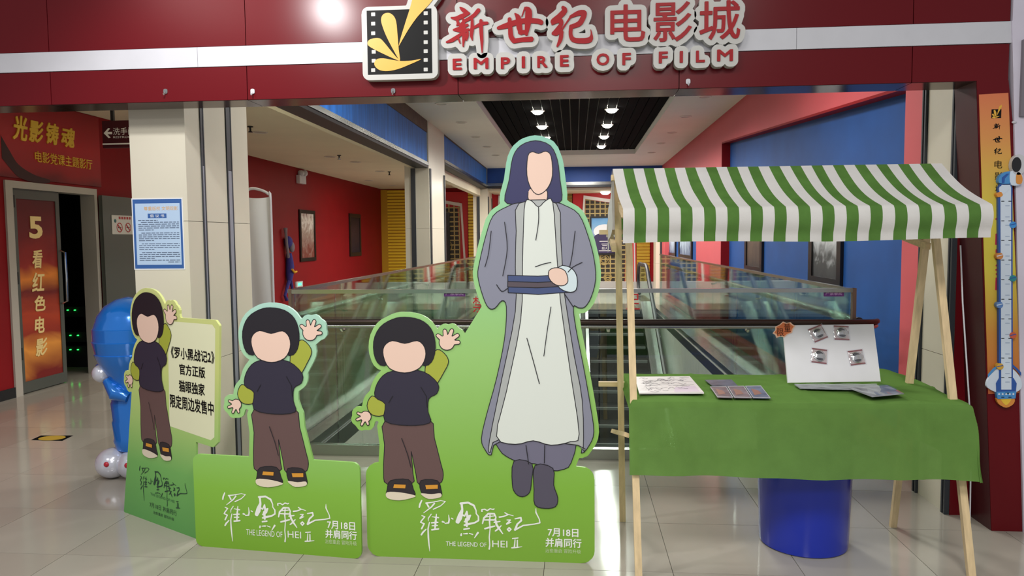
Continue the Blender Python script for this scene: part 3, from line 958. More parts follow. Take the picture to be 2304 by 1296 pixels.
# decal on the floor
c = PZ(118, 987)
fm = thing('floor_decal', (c[0], c[1], 0), 'black floor decal with a yellow emblem near the theatre door', 'decal')
FF = Fr((0, 0, .0005), (1, 0, 0), (0, 1, 0))
p = [FF.px(*q) for q in ((70, 990), (140, 992), (165, 980), (92, 980))]
flat('sheet', [p], FF, mat('decal_black', (14, 14, 14), .95, spec=.05), .001, None, fm)
flat('emblem', [ellipse(FF.px(117, 986)[0], FF.px(117, 986)[1], .10, .07)], FF, mat('decal_yellow', (176, 146, 60), .95, spec=.05), .0022, None, fm)

# wall things of the side hall
def poster(nm, fr, l, t, r, b, m, label, z=None, dep=.03, grp=None, fw=.05, extra=None):
    p, q = fr.px(l, b), fr.px(r, t)
    if z: p, q = (p[0], z[0]), (q[0], z[1])
    o = thing(nm, fr.p3(p, 0), label, 'poster', grp)
    x0, x1 = sorted((p[0], q[0])); y0, y1 = sorted((p[1], q[1]))
    for r in ((x0, y0, x1, y0 + fw), (x0, y1 - fw, x1, y1), (x0, y0 + fw, x0 + fw, y1 - fw), (x1 - fw, y0 + fw, x1, y1 - fw)):
        flat('frame_bar', [[(r[0], r[1]), (r[2], r[1]), (r[2], r[3]), (r[0], r[3])]], fr, mat('poster_frame_black', (20, 18, 18), .35), dep, .001, o)
    flat('print', [[(x0 + fw, y0 + fw), (x1 - fw, y0 + fw), (x1 - fw, y1 - fw), (x0 + fw, y1 - fw)]], fr, m, dep * .5, .001, o)
    if extra: extra(o, fr, (x0 + fw, y0 + fw, x1 - fw, y1 - fw), dep * .5 + .002)
    return o
M_P1 = ramp_mat('crowd_poster_print', [(0, (120, 60, 50)), (.4, (170, 150, 140)), (.7, (230, 226, 220)), (1, (120, 40, 40))], 'Z', 1.3, 2.2, wob=.9, nscale=6)
M_P2 = ramp_mat('dark_poster_print', [(0, (30, 26, 40)), (.5, (60, 40, 44)), (1, (24, 22, 26))], 'Z', 1.2, 2.2, wob=.8, nscale=5)
poster('framed_poster', LF, 671, 586, 709, 471, M_P1, 'black framed pale poster on the dark red wall beside the hanging plush', fw=.07)
poster('framed_poster', LF, 784, 575, 811, 480, M_P2, 'black framed dark poster farther along the dark red wall', fw=.09)
el = thing('emergency_light', PU(673, 400, HW), 'white twin emergency light high on the dark red wall', 'light')
p, q = LF.px(667, 412), LF.px(681, 397)
mb = MB(); mb.box(HW, HW + .07, p[0], q[0], p[1], q[1]); mb.put('case', M_WHITE, el)
for x in (671, 679):
    c = LF.p3(LF.px(x, 390), .05)
    MB().lathe([(.02, -.05), (.06, -.02), (.065, .03), (.0, .035)], c, 14, 'y').put('lamp_head', M_WHITE, el, True)
ex = thing('exit_sign', PU(671, 640, HW), 'small lit green exit sign low on the dark red wall', 'sign')
p, q = LF.px(664, 647), LF.px(678, 632)
box('case', (HW, HW + .03, p[0], q[0], p[1], q[1]), M_WHITE, ex)
box('lit_face', (HW + .03, HW + .034, p[0] + .08, q[0] - .08, p[1] + .03, q[1] - .03), mat('exit_green_glow', (60, 240, 130), .5, emit=3), ex)
# plush toy with long limbs on the wall
pt = thing('hanging_plush', PU(645, 600, HW), 'thin blue long limbed plush hanging on the dark red wall', 'toy')
def LP(x, y, d=.07): return LF.p3(LF.px(x, y), d)
M_PL = mat('blue_violet_plush', (52, 48, 122), .9, bump=.4)
M_PLG = mat('grey_plush', (120, 112, 120), .9, bump=.4)
mb = MB(); mb.tube([LP(642, 570), LP(644, 590), LP(644, 615), LP(643, 632)], [.05, .07, .075, .05], 10); mb.ball(LP(641, 545), .105, 14, 10, (.7, 1, 1.1)); mb.put('body', M_PL, pt, True)
MB().ball(LP(644, 556, .11), .085, 14, 10, (.6, .8, 1.2)).put('muzzle', M_PLG, pt, True)
MB().tube([LP(641, 580), LP(637, 550), LP(635, 525), LP(634, 513)], [.03, .028, .028, .04], 8).put('arm', M_PLG, pt, True)
MB().tube([LP(646, 582), LP(651, 600), LP(648, 612)], [.03, .03, .035], 8).put('arm', M_PL, pt, True)
MB().tube([LP(643, 630), LP(637, 650), LP(633, 665), LP(637, 675)], [.04, .03, .028, .035], 8).put('leg', M_PL, pt, True)
MB().tube([LP(645, 630), LP(649, 645), LP(649, 655)], [.04, .03, .028], 8).put('leg', M_PL, pt, True)
MB().tube([LP(640, 606, .15), LP(644, 613, .16), LP(650, 611, .15)], .02, 6).put('belt', mat('yellow_plush', (214, 160, 30), .8), pt, True)

# white banner stand behind the pillar
bv = 7.4
BF = Fr((0, bv, 0), (1, 0, 0), (0, 0, 1))
p, q = BF.px(556, 600), BF.px(613, 600)
zt = BF.px(585, 424)[1]
bs = thing('banner_stand', ((p[0] + q[0]) / 2, bv, 0), 'white blank banner in a rounded tube frame behind the cream pillar', 'banner stand')
x0, x1 = p[0], q[0]
MB().tube(smooth_line([(x0, bv, .02), (x0, bv, 1.0), (x0, bv, zt - .10), (x0 + .03, bv, zt - .02), (x0 + .09, bv, zt), (x1 - .09, bv, zt - .02), (x1 - .02, bv, zt - .06), (x1, bv, zt - .13), (x1, bv, 1.0), (x1, bv, .02)], 4), .014, 8).put('tube_frame', M_WHITE, bs, True)
MB().grid(lambda s, t: (x0 + .015 + s * (x1 - x0 - .03), bv - .004 + .012 * math.sin(s * 5 + t * 3), .12 + t * (zt - .22) + .05 * (s - .5) ** 2 * (1 if t > .9 else 0)), 10, 16).put('sheet', mat('white_banner_sheet', (216, 218, 222), .6), bs, True)
for x in (x0, x1): box('foot', (x - .02, x + .02, bv - .22, bv + .22, 0, .025), M_WHITE, bs)

# ================================================================== FAR WALL
BF2 = Fr((0, 20.6, 0), (1, 0, 0), (0, 0, 1))
M_YEL = mat('yellow_slat', (240, 206, 50), .4)
M_AMB = mat('amber_panel', (196, 150, 30), .5)
M_CELLS = mat('dark_panel', (40, 32, 22), .5)
M_LATT = mat('gold_lattice', (172, 152, 98), .45, metal=.2)
def bpoly(nm, pts, m, d1, d0, par): return flat(nm, [[BF2.px(*q) for q in pts]], BF2, m, d1, d0, par)
def brect(l, t, r, b): return [(l, t), (r, t), (r, b), (l, b)]
def slat_screen(nm, l, t, r, b, m, label, amber=None, n=None):
    p, q = BF2.px(l, b), BF2.px(r, t)
    o = thing(nm, (p[0], 20.58, 0), label, 'screen')
    z0 = .05; h = q[1] - z0; n = n or int(h / .085)
    if amber: box('side_panel', (p[0], BF2.px(amber, t)[0], 20.53, 20.597, z0, q[1]), M_AMB, o)
    x0 = BF2.px(amber, t)[0] if amber else p[0]
    box('backing', (x0, q[0], 20.575, 20.597, z0, q[1]), M_AMB, o)
    me = None
    for k in range(n):
        z = z0 + h * k / n
        if me is None:
            me = MB().box(x0, q[0], 20.545, 20.575, z0 + .008, z0 + h / n * .72).mesh('slat'); me.materials.append(m)
        s = bpy.data.objects.new('slat', me); COL.objects.link(s); adopt(s, o); s.location = (0, 0, z - z0)
    return o
slat_screen('slat_screen', 861, 427, 915, 640, M_YEL, 'wide yellow slatted screen at the end of the dark red wall', amber=872)
slat_screen('slat_screen', 1056, 432, 1081, 640, M_YEL, 'narrow yellow slatted screen between two far cream columns')
slat_screen('slat_screen', 1255, 428, 1287, 640, mat('brown_gold_slat', (128, 104, 50), .45, metal=.2), 'brown gold slatted screen behind the tall cutout head')
slat_screen('slat_screen', 1432, 428, 1462, 640, mat('ochre_slat', (176, 142, 30), .45), 'ochre slatted screen seen behind the left stall post')
def deco_panel(nm, red, frame, inner, label, seed, post=None):
    o = thing(nm, (BF2.px(*inner[0])[0], 20.58, 0), label, 'wall panel')
    bpoly('red_board', red, mat('bright_red_board', (196, 26, 36), .5), .03, .001, o)
    loop = [BF2.px(*q) for q in frame]; c = np.mean(loop, axis=0)
    flat('white_frame', [loop, [tuple(c + (np.array(q) - c) * .925) for q in loop]], BF2, mat('white_frame_paint', (232, 230, 228), .5), .07, .031, o)
    il = [BF2.px(*q) for q in inner]
    flat('dark_panel', [il], BF2, M_CELLS, .040, .031, o)
    x0, x1 = min(q[0] for q in il), max(q[0] for q in il); y0, y1 = min(q[1] for q in il), max(q[1] for q in il)
    mb = MB(); rr = random.Random(seed)
    nx, ny = max(3, int((x1 - x0) / .14)), max(5, int((y1 - y0) / .125))
    for i in range(nx + 1):
        x = x0 + (x1 - x0) * i / nx; mb.box(x - .017, x + .017, 20.545, 20.559, y0, y1)
    for j in range(ny + 1):
        z = y0 + (y1 - y0) * j / ny; mb.box(x0, x1, 20.543, 20.557, z - .017, z + .017)
    for k in range(max(2, int((y1 - y0) * 3))):
        c = (rr.uniform(x0 + .1, x1 - .1), 20.548, rr.uniform(y0 + .1, y1 - .1)); r = rr.uniform(.08, .19)
        for s in (1, .6):
            mb.tube([(c[0] + r * s * math.cos(a), c[1], c[2] + r * s * math.sin(a)) for a in np.linspace(0, 2 * math.pi, 18, endpoint=False)], .015, 4, closed=True)
    tag(mb.put('lattice', M_LATT, o), kind='stuff')
    return o
deco_panel('lattice_panel', brect(1289, 425, 1419, 645), [(1300, 640), (1313, 440), (1418, 455), (1416, 640)], [(1316, 634), (1318, 450), (1408, 461), (1405, 634)], 'red panel with a slanted white frame and gold lattice around a framed sky poster', 5)
deco_panel('lattice_panel', brect(919, 432, 1053, 645), [(925, 640), (940, 440), (1040, 458), (1052, 640)], [(945, 634), (950, 458), (1030, 470), (1036, 634)], 'red panel with white frame and dark lattice behind the middle column', 9)
deco_panel('lattice_panel', brect(1106, 430, 1250, 645), [(1112, 640), (1122, 440), (1238, 452), (1246, 640)], [(1130, 634), (1134, 456), (1226, 466), (1230, 634)], 'red panel with white frame mostly hidden by the tall cutout', 12)
rp = thing('red_board', (BF2.px(1418, 640)[0], 20.58, 0), 'narrow bright red board with a slanted white line behind the left stall post', 'wall panel')
p, q = BF2.px(1421, 642), BF2.px(1431, 430)
bpoly('board', brect(1422, 430, 1431, 642), mat('bright_red_board', (196, 26, 36), .5), .03, .001, rp)
bpoly('white_line', [(1424, 430), (1427, 430), (1430, 642), (1427, 642)], M_WHITE, .036, .0305, rp)
M_SKY = ramp_mat('sky_poster_print', [(0, (44, 30, 52)), (.35, (70, 40, 70)), (.55, (150, 176, 206)), (.8, (120, 176, 222)), (1, (90, 150, 210))], 'Z', .95, 2.15, wob=.25, nscale=3)
BF3 = Fr((0, 20.525, 0), (1, 0, 0), (0, 0, 1))
def hero_print(o, fr, b, d):
    x0, y0, x1, y1 = b; w_, h_ = x1 - x0, y1 - y0; c = (x0 + x1) / 2
    flat('glow_print', [ellipse(c, y0 + .62 * h_, .42 * w_, .2 * h_)], fr, mat('poster_white_glow', (236, 240, 244), .5), d, None, o)
    flat('figure_print', [smooth_loop([(x0 + .02, y0 + .05 * h_), (x1 - .02, y0 + .05 * h_), (x1 - .08 * w_, y0 + .45 * h_), (c + .12 * w_, y0 + .58 * h_), (c - .12 * w_, y0 + .58 * h_), (x0 + .08 * w_, y0 + .45 * h_)])], fr, mat('poster_dark_violet', (52, 40, 84), .5), d + .001, None, o)
    text('lettering', '超人', fr, (c - .11 * w_, y0 + .10 * h_, c + .11 * w_, y0 + .18 * h_), M_PRINTW, d + .002, o, bold=.02)
    mb = MB()
    for yy, hw_ in ((.21, .09), (.25, .12), (.33, .2), (.06, .22)):
        mb.add([fr.p3((c - hw_ * w_, y0 + yy * h_), d + .002), fr.p3((c + hw_ * w_, y0 + yy * h_), d + .002), fr.p3((c + hw_ * w_, y0 + (yy + .018) * h_), d + .002), fr.p3((c - hw_ * w_, y0 + (yy + .018) * h_), d + .002)], [(0, 1, 2, 3)])
    mb.put('small_print', M_PRINTW, o)
poster('framed_poster', BF3, 1327, 573, 1394, 487, M_SKY, 'black framed blue sky poster on the gold lattice panel', fw=.045, extra=hero_print, dep=.05)
M_DK = mat('dim_poster_print', (40, 28, 34), .5, noise=.5, nscale=6)
poster('framed_poster', BF3, 992, 640, 1014, 478, M_DK, 'dark tall framed poster partly hidden by the middle cream column', fw=.05)
bk = thing('wall_plinth', (0, 20.5, 0), 'pale grey plinth along the foot of the far red panels', 'plinth')
MB().box(-5.3, 2.9, 20.42, 20.53, 0, .30).put('plinth', mat('pale_grey_plinth', (172, 170, 166), .4), bk)
t = thing('soffit_lamp', PV(1362, 418, 19.9), 'lit round lamp under the soffit beyond the blue far beam', 'light')
p = PV(1362, 418, 19.9)
MB().lathe([(.16, 2.742), (.16, 2.732), (.135, 2.732), (.13, 2.741)], (p[0], 19.9, 0), 24).put('rim', M_RIM, t)
MB().ball((p[0], 19.9, 2.733), .13, 20, 12, (1, 1, .6)).put('lens', M_LENS, t, True)  # domed likewise, its shape stands in for the bloom of the lamp

# ---- posters in the blue recesses on the right
RF2 = Fr((RW + .12, 0, 0), (0, 1, 0), (0, 0, 1))
M_RP1 = ramp_mat('grey_racing_poster_print', [(0, (40, 40, 42)), (.25, (60, 62, 62)), (.45, (200, 204, 206)), (.75, (120, 122, 120)), (1, (210, 212, 214))], 'Z', 1.0, 2.3, wob=.6, nscale=5)
M_RP2 = ramp_mat('dusk_poster_print', [(0, (40, 36, 36)), (.4, (90, 70, 56)), (.7, (150, 150, 150)), (1, (90, 96, 110))], 'Z', 1.0, 2.3, wob=.6, nscale=4)
M_RP3 = ramp_mat('blue_poster_print', [(0, (20, 40, 90)), (.5, (190, 206, 220)), (1, (40, 80, 160))], 'Z', 1.0, 2.3, wob=.7, nscale=4)
def racing(o, fr, b, d):
    x0, y0, x1, y1 = b; w_, h_ = x1 - x0, y1 - y0
    # the recess runs away from the viewer, so the print reads with growing depth to the left
    f2 = Fr(fr.p3((x1, 0), 0), (0, -1, 0), (0, 0, 1))
    text('lettering', 'F1·狂飙', f2, (.16 * w_, .10 * h_, .84 * w_, .17 * h_), M_PRINTW, d + .001, o, bold=.01)
    text('lettering', '飞车', f2, (.36 * w_, .03 * h_, .64 * w_, .08 * h_), M_PRINTW, d + .001, o)
    flat('figure_print', [[(.36 * w_, .2 * h_), (.64 * w_, .2 * h_), (.56 * w_, .42 * h_), (.5 * w_, .46 * h_), (.44 * w_, .42 * h_)]], f2, M_RUBBER, d + .001, None, o)
poster('framed_poster', RF2, 1899, 640, 1824, 560, M_RP1, 'black framed grey racing poster on the blue wall, the nearer of two', z=(1.02, 1.90), fw=.10, extra=racing)
poster('framed_poster', RF2, 1719, 612, 1679, 560, M_RP2, 'black framed brownish poster on the blue wall, the farther of two', z=(1.02, 1.90), fw=.10)
poster('framed_poster', RF2, 1559, 600, 1529, 560, M_RP3, 'black framed blue poster in the far recess, nearer one', z=(1.02, 2.10), fw=.12)
poster('framed_poster', RF2, 1522, 600, 1497, 560, M_RP3, 'black framed blue poster in the far recess, farther one', z=(1.02, 2.10), fw=.12)

# ================================================================== ESCALATOR OPENING
def pane(nm, b, par): return box(nm, b, M_GLASS, par)
fb_ = thing('front_balustrade', (0, 5.0, 0), 'glass balustrade with bronze handrail across the front of the escalator opening', 'railing')
ux = [-1.95, -1.66, -.75, .16, 1.07, 1.80]
for a, b in zip(ux[:-1], ux[1:]):
    pane('glass_pane', (a + .004, b - .004, 4.972, 4.984, .075, 1.135), fb_)
box('base_channel', (-1.97, 1.82, 4.945, 5.0, 0, .075), M_STEEL, fb_)
box('cap_rail', (-1.97, 1.82, 4.960, 4.996, 1.135, 1.162), M_STEEL, fb_)
MB().tube([(-1.98, 4.90, .946), (1.86, 4.90, .946), (1.93, 4.925, .946), (1.96, 4.97, .946)], .019, 14).put('handrail', mat('dark_bronze_handrail', (70, 56, 52), .3, metal=.5), fb_, True)
MB().tube([(-1.97, 4.898, .916), (1.86, 4.898, .916), (1.93, 4.923, .916), (1.955, 4.965, .916)], .013, 12).put('under_rail', M_STEEL, fb_, True)
for a in ux[:-1]: MB().tube([(a + .06, 4.90, .905), (a + .06, 4.93, .885), (a + .06, 4.971, .885)], .012, 8).put('rail_bracket', M_STEEL, fb_)
for a in (-1.975, 1.812): box('end_post', (a - .010, a + .012, 4.958, 5.0, .075, 1.162), M_BRONZE, fb_)
box('end_panel', (-2.07, -1.99, 4.95, 4.99, 0, .90), mat('brown_laminate', (112, 76, 52), .4), fb_)
GF = Fr((0, 4.972, 0), (1, 0, 0), (0, 0, 1))
M_PURP = mat('purple_sticker', (92, 36, 112), .4)
M_LILT = mat('lilac_print', (196, 168, 206), .5)
for l, r in ((999, 1047), (1853, 1899)):
    s_ = thing('warning_sticker', GF.p3(GF.px(l, 660), .001), 'purple warning sticker under the glass cap rail, %s' % ('left of the tall cutout' if l < 1500 else 'at the right end of the balustrade'), 'sticker')
    p, q = GF.px(l, 667), GF.px(r, 653)
    flat('film', [rrect(p[0], p[1], q[0], q[1], .003)], GF, M_PURP, .002, .0005, s_)
    text('lettering', '严禁攀爬', GF, (p[0] + .012, p[1] + .008, q[0] - .012, q[1] - .008), M_LILT, .0026, s_)
M_REDV = mat('red_vinyl_letter', (190, 20, 34), .4)
for ch, bb, nm in (('禁', (1064, 667, 1092, 703), 'cut off behind the tall cutout'), ('足', (1409, 661, 1440, 697), 'beside the left stall post')):
    s_ = thing('vinyl_letter', GF.p3(GF.px(bb[0], bb[3]), .001), 'red vinyl character on the balustrade glass %s' % nm, 'lettering')
    text('character', ch, GF, bbpx(GF, *bb), M_REDV, .002, s_, bold=.03)
def side_rail(nm, u, inner, label, v1, ch):
    o = thing(nm, (u, 9, 0), label, 'railing')
    vv = np.linspace(5.02, v1, 10)
    for a, b in zip(vv[:-1], vv[1:]): pane('glass_pane', (u - .006, u + .006, a + .004, b - .004, .075, 1.135), o)
    box('base_channel', (ch[0], ch[1], 5.02, v1, 0, .075), M_STEEL, o)
    box('cap_rail', (u - .014, u + .014, 5.02, v1, 1.135, 1.16), M_STEEL, o)
    k = .07 * inner
    MB().tube([(u + k, 5.03, .935), (u + k, v1, .935)], .030, 12).put('handrail', M_STEEL, o, True)
    for a in vv[:-1]: MB().tube([(u + k, a + .1, .91), (u + k * .5, a + .1, .885), (u, a + .1, .885)], .010, 6).put('rail_bracket', M_STEEL, o)
    return o
side_rail('side_balustrade', -2.0, -1, 'glass side balustrade along the left of the escalator opening', 15.9, (-2.03, -1.875))
side_rail('side_balustrade', 1.80, 1, 'glass side balustrade along the right of the escalator opening', 15.9, (1.645, 1.83))
# escalators: top landing far away, coming down towards the viewer
M_STEP = mat('escalator_step_black', (12, 13, 14), .8, spec=.1)
M_NOSE = mat('step_nosing_grey', (84, 90, 88), .5, metal=.2)
def zesc(v):
    t = 15.85 - v
    return -max(0.0, .5 * (t - .55)) if t > .55 else 0.0
def escalator(uc, label):
    o = thing('escalator', (uc, 15.9, 0), label, 'escalator')
    hw_ = .53
    for k in range(18):
        v = 15.6 - .4 * k
        z = zesc(v - .2) - .012
        MB().box(uc - hw_, uc + hw_, v - .4, v, z - .24, z).put('step', M_STEP, o)
        MB().box(uc - hw_ + .01, uc + hw_ - .01, v - .401, v - .36, z, z + .006).box(uc - hw_ + .01, uc + hw_ - .01, v - .404, v - .4005, z - .035, z + .006).put('step_nosing', M_NOSE, o)
    path = [16.9, 16.2, 15.3] + [15.3 - .6 * k for k in range(1, 12)]
    for s in (-1, 1):
        a, b = uc + s * (hw_ + .01), uc + s * (hw_ + .24)
        lo, hi = min(a, b), max(a, b)
        mb = MB()
        for v1_, v0_ in zip(path[:-1], path[1:]):
            z1_, z0_ = zesc(v1_), zesc(v0_)
            mb.hexa([(lo, v0_, z0_ - .5), (hi, v0_, z0_ - .5), (hi, v1_, z1_ - .5 if v1_ < 15.9 else .001), (lo, v1_, z1_ - .5 if v1_ < 15.9 else .001), (lo, v0_, z0_ + .20), (hi, v0_, z0_ + .20), (hi, v1_, z1_ + .20), (lo, v1_, z1_ + .20)])
        mb.put('skirt', M_STEEL, o)
        c = uc + s * (hw_ + .125)
        mb = MB()
        for v1_, v0_ in zip(path[:-1], path[1:]):
            z1_, z0_ = zesc(v1_) + .2, zesc(v0_) + .2
            mb.hexa([(c - .005, v0_, z0_), (c + .005, v0_, z0_), (c + .005, v1_, z1_), (c - .005, v1_, z1_), (c - .005, v0_, z0_ + .70), (c + .005, v0_, z0_ + .70), (c + .005, v1_, z1_ + .70), (c - .005, v1_, z1_ + .70)])
        mb.put('glass_panel', M_GLASS, o)
        pts = [(c, 16.9, .24), (c, 17.12, .32), (c, 17.22, .55), (c, 17.12, .80), (c, 16.9, .92)] + [(c, v, zesc(v) + .92) for v in path[1:]]
        MB().tube(smooth_line(pts, 3), .04, 8).put('handrail', M_RUBBER, o, True)
    MB().box(uc - hw_, uc + hw_, 15.6, 17.0, -.012, .003).put('landing_plate', M_STEEL, o)
    return o
ec = float(PV(1386, 760, 14.6)[0])
escalator(ec, 'escalator with black steps seen between the tall cutout and the stall')
escalator(-ec - .02, 'escalator hidden behind the tall cutout on the left half of the opening')
# ================================================================== CINEMA SIGN
SV = FV - .05
SGF = Fr((0, SV, 0), (1, 0, 0), (0, 0, 1))
PXM = (SGF.px(1600, 90)[0] - SGF.px(800, 90)[0]) / 800
M_SIGNW = mat('white_acrylic', (188, 187, 182), .4)
M_SIGNR = mat('red_acrylic', (158, 14, 24), .4, spec=.2)
M_SIGNY = mat('gold_yellow_print', (222, 170, 60), .4)
M_INK = mat('black_print', (14, 14, 14), .5, spec=.15)
emb = thing('emblem_sign', (SGF.px(900, 180)[0], SV, SGF.px(900, 180)[1]), 'white backed film strip emblem with yellow petals left of the cinema lettering', 'sign')
def z5(pts): return [SGF.px(800 + x / 6.82, y / 6.82) for x, y in pts]
a, b = SGF.px(816.5, 181), SGF.px(983, 10)
topz = b[1]
body = rrect(a[0], a[1], b[0], b[1], .035)
petal_big = smooth_line(z5([(665, 712), (690, 600), (760, 370), (830, 150), (890, -60), (960, -200), (1040, -290)]), 4) + smooth_line(z5([(1150, -330), (1290, -230), (1260, -110), (1130, 70), (960, 250), (830, 430), (740, 580), (665, 712)]), 4)[:-1]
back = outline(polys=[body, [tuple(np.array(p)) for p in outline(polys=[petal_big], margin=.022, cell=.005)[0]]], margin=.0, cell=.004)
flat('backing', back, SGF, M_SIGNW, 0, -.046, emb)
a, b = SGF.px(828, 168.5), SGF.px(970.5, 19)
flat('film_panel', [[(a[0], a[1]), (b[0], a[1]), (b[0], b[1]), (a[0], b[1])]], SGF, M_INK, .001, None, emb)
pet = [
    smooth_loop(z5([(683, 930), (600, 800), (480, 570), (410, 390), (395, 290), (430, 220), (510, 200), (580, 240), (625, 330), (645, 520), (665, 760)]), 3),
    smooth_loop(z5([(683, 935), (560, 890), (330, 780), (215, 715), (185, 670), (205, 620), (280, 590), (370, 590), (430, 640), (520, 750), (620, 870)]), 3),
    smooth_loop(z5([(1010, 908), (860, 980), (660, 1060), (500, 1092), (380, 1080), (310, 1030), (290, 970), (330, 910), (430, 897), (560, 920), (700, 938), (860, 932)]), 3), petal_big]
for p in pet: flat('petal', [p], SGF, M_SIGNY, .0035, .0012, emb)
for y in (222, 365, 513, 797, 933, 1077):
    c = z5([(272, y)])[0]
    if y in (797, 933): c = z5([(280, y)])[0]
    flat('sprocket_hole', [rrect(c[0] - .0105, c[1] - .0092, c[0] + .0105, c[1] + .0092, .002)], SGF, M_SIGNW, .0022 if y not in (797,) else .0022, None, emb)
for y in (205, 347, 499, 648, 786, 922, 1068):
    c = z5([(1078, y)])[0]
    flat('sprocket_hole', [rrect(c[0] - .0105, c[1] - .0092, c[0] + .0105, c[1] + .0092, .002)], SGF, M_SIGNW, .0022, None, emb)

sign = thing('cinema_sign', (SGF.px(1340, 160)[0], SV, SGF.px(1340, 160)[1]), 'large red raised cinema lettering on white outlined backing over the entrance', 'sign')
BRUSH = {
    'xin': [[(335, 105, 8), (380, 140, 28), (440, 185, 24)], [(215, 245, 10), (290, 255, 28), (380, 215, 30), (460, 185, 14)], [(290, 270, 14), (310, 320, 20), (290, 350, 8)],
            [(585, 145, 28), (540, 200, 26), (480, 245, 24), (410, 285, 22), (330, 350, 14)], [(250, 410, 14), (340, 385, 24), (435, 345, 18)], [(380, 270, 16), (390, 400, 24), (385, 520, 22), (378, 635, 9)],
            [(250, 415, 10), (350, 425, 20), (450, 405, 16)], [(420, 420, 16), (320, 490, 22), (230, 550, 26), (152, 578, 12)], [(440, 440, 14), (430, 500, 22), (420, 548, 12)], [(310, 520, 14), (335, 590, 8)],
            [(500, 270, 18), (500, 400, 24), (490, 480, 22), (502, 550, 7)], [(470, 410, 12), (560, 360, 20), (640, 325, 24), (705, 318, 20)], [(620, 285, 22), (622, 400, 26), (632, 560, 22), (635, 722, 5)]],
    'shi': [[(858, 385, 22), (960, 355, 36), (1100, 310, 36), (1250, 285, 34), (1400, 293, 34), (1440, 310, 32)], [(1010, 265, 26), (1020, 380, 30), (1030, 500, 34), (1070, 560, 32)], [(1070, 562, 32), (1180, 545, 30), (1305, 537, 34)],
            [(1085, 190, 10), (1130, 250, 36), (1145, 380, 38), (1170, 460, 22)], [(1240, 112, 18), (1270, 160, 44), (1262, 300, 44), (1240, 468, 22)], [(1150, 445, 26), (1240, 440, 28)], [(1222, 108, 12), (1178, 225, 7)]],
    'ji': [[(1738, 105, 22), (1762, 150, 36), (1680, 235, 36), (1592, 290, 22), (1600, 335, 10)], [(1590, 335, 10), (1690, 280, 32), (1715, 330, 28), (1660, 410, 30), (1600, 455, 16)], [(1605, 460, 22), (1660, 470, 16), (1740, 385, 12)],
           [(1720, 440, 26), (1705, 540, 28), (1662, 632, 14)], [(1835, 245, 14), (1780, 325, 10), (1728, 400, 12)], [(1845, 230, 20), (1960, 180, 34), (2030, 185, 34), (1990, 290, 36), (1945, 335, 34), (1860, 365, 28)],
           [(1850, 365, 28), (1842, 470, 26), (1880, 545, 32), (2000, 560, 36), (2105, 545, 36), (2128, 475, 14), (2116, 405, 4)]]}
Z1S = 2304 / 380
for nm, st in BRUSH.items():
    ss = [[(*SGF.px(980 + x / Z1S, y / Z1S), w_ / Z1S * PXM) for x, y, w_ in smooth_line(l, 3)] for l in st]
    flat('letter_backing', outline(strokes=ss, margin=.0255, cell=.004, keep=2e-4), SGF, M_SIGNW, 0, -.045, sign)
    flat('letter_face', outline(strokes=ss, margin=0, cell=.0022), SGF, M_SIGNR, .006, .0006, sign)
def glyph_on_backing(ch, bb, fat):
    v, f, segs = glyphs(ch)
    x0, y0, x1, y1 = bbpx(SGF, *bb)
    x0, y0, x1, y1 = x0 + fat, y0 + fat, x1 - fat, y1 - fat
    q = [(x0 + a * (x1 - x0), y0 + b_ * (y1 - y0)) for a, b_ in v]
    sset = [(q[i][0], q[i][1], q[j][0], q[j][1]) for i, j in segs]
    flat('letter_backing', outline(segsets=[sset], margin=.0265 + fat, cell=.005, keep=2e-4), SGF, M_SIGNW, 0, -.045, sign)
    flat('letter_face', outline(segsets=[sset], margin=fat, cell=.0016), SGF, M_SIGNR, .006, .0006, sign)
for ch, bb in zip('电影城', ((1373, 9, 1452, 95), (1470, 3, 1557, 95), (1573, 0, 1666, 91))): glyph_on_backing(ch, bb, .0022)
for ch, bb in zip('EMPIREOFFILM', ((1019, 132, 1039, 158), (1066, 130, 1099, 156), (1127, 129, 1148, 155.5), (1174, 127, 1181.5, 153.5), (1209, 126, 1232, 153), (1260, 124, 1280, 150.5), (1342, 120, 1371, 148), (1400, 119, 1419.5, 147), (1482, 116, 1502.5, 143), (1529, 115, 1536.5, 141.5), (1565.5, 114, 1586, 141), (1613, 111, 1649, 138.5))): glyph_on_backing(ch, bb, .0026)
# little clips stuck on the lower red band
CF = Fr((0, FV - .001, 0), (1, 0, 0), (0, 0, 1))
for (x, y), lab, m in (((373, 207), 'clear plastic hook on the red band above the cream pillar', film_mat('clear_hook_plastic', .5)), ((569, 207), 'small white hook on the red band right of the cream pillar', M_WHITE), ((885, 206), 'small metal hook on the red band under the film emblem', M_CHROME), ((1548, 185), 'small white hook on the red band under the word FILM', M_WHITE)):
    c = CF.px(x, y)
    h = thing('adhesive_hook', CF.p3(c, 0), lab, 'hook')
    flat('plate', [rrect(c[0] - .011, c[1] - .010, c[0] + .011, c[1] + .016, .008)], CF, m, .005, .0005, h)
    MB().tube([CF.p3(c, .004), CF.p3((c[0], c[1] - .012), .012), CF.p3((c[0], c[1] - .018), .022), CF.p3((c[0], c[1] - .010), .026)], .0035, 6).put('hook_arm', m, h)

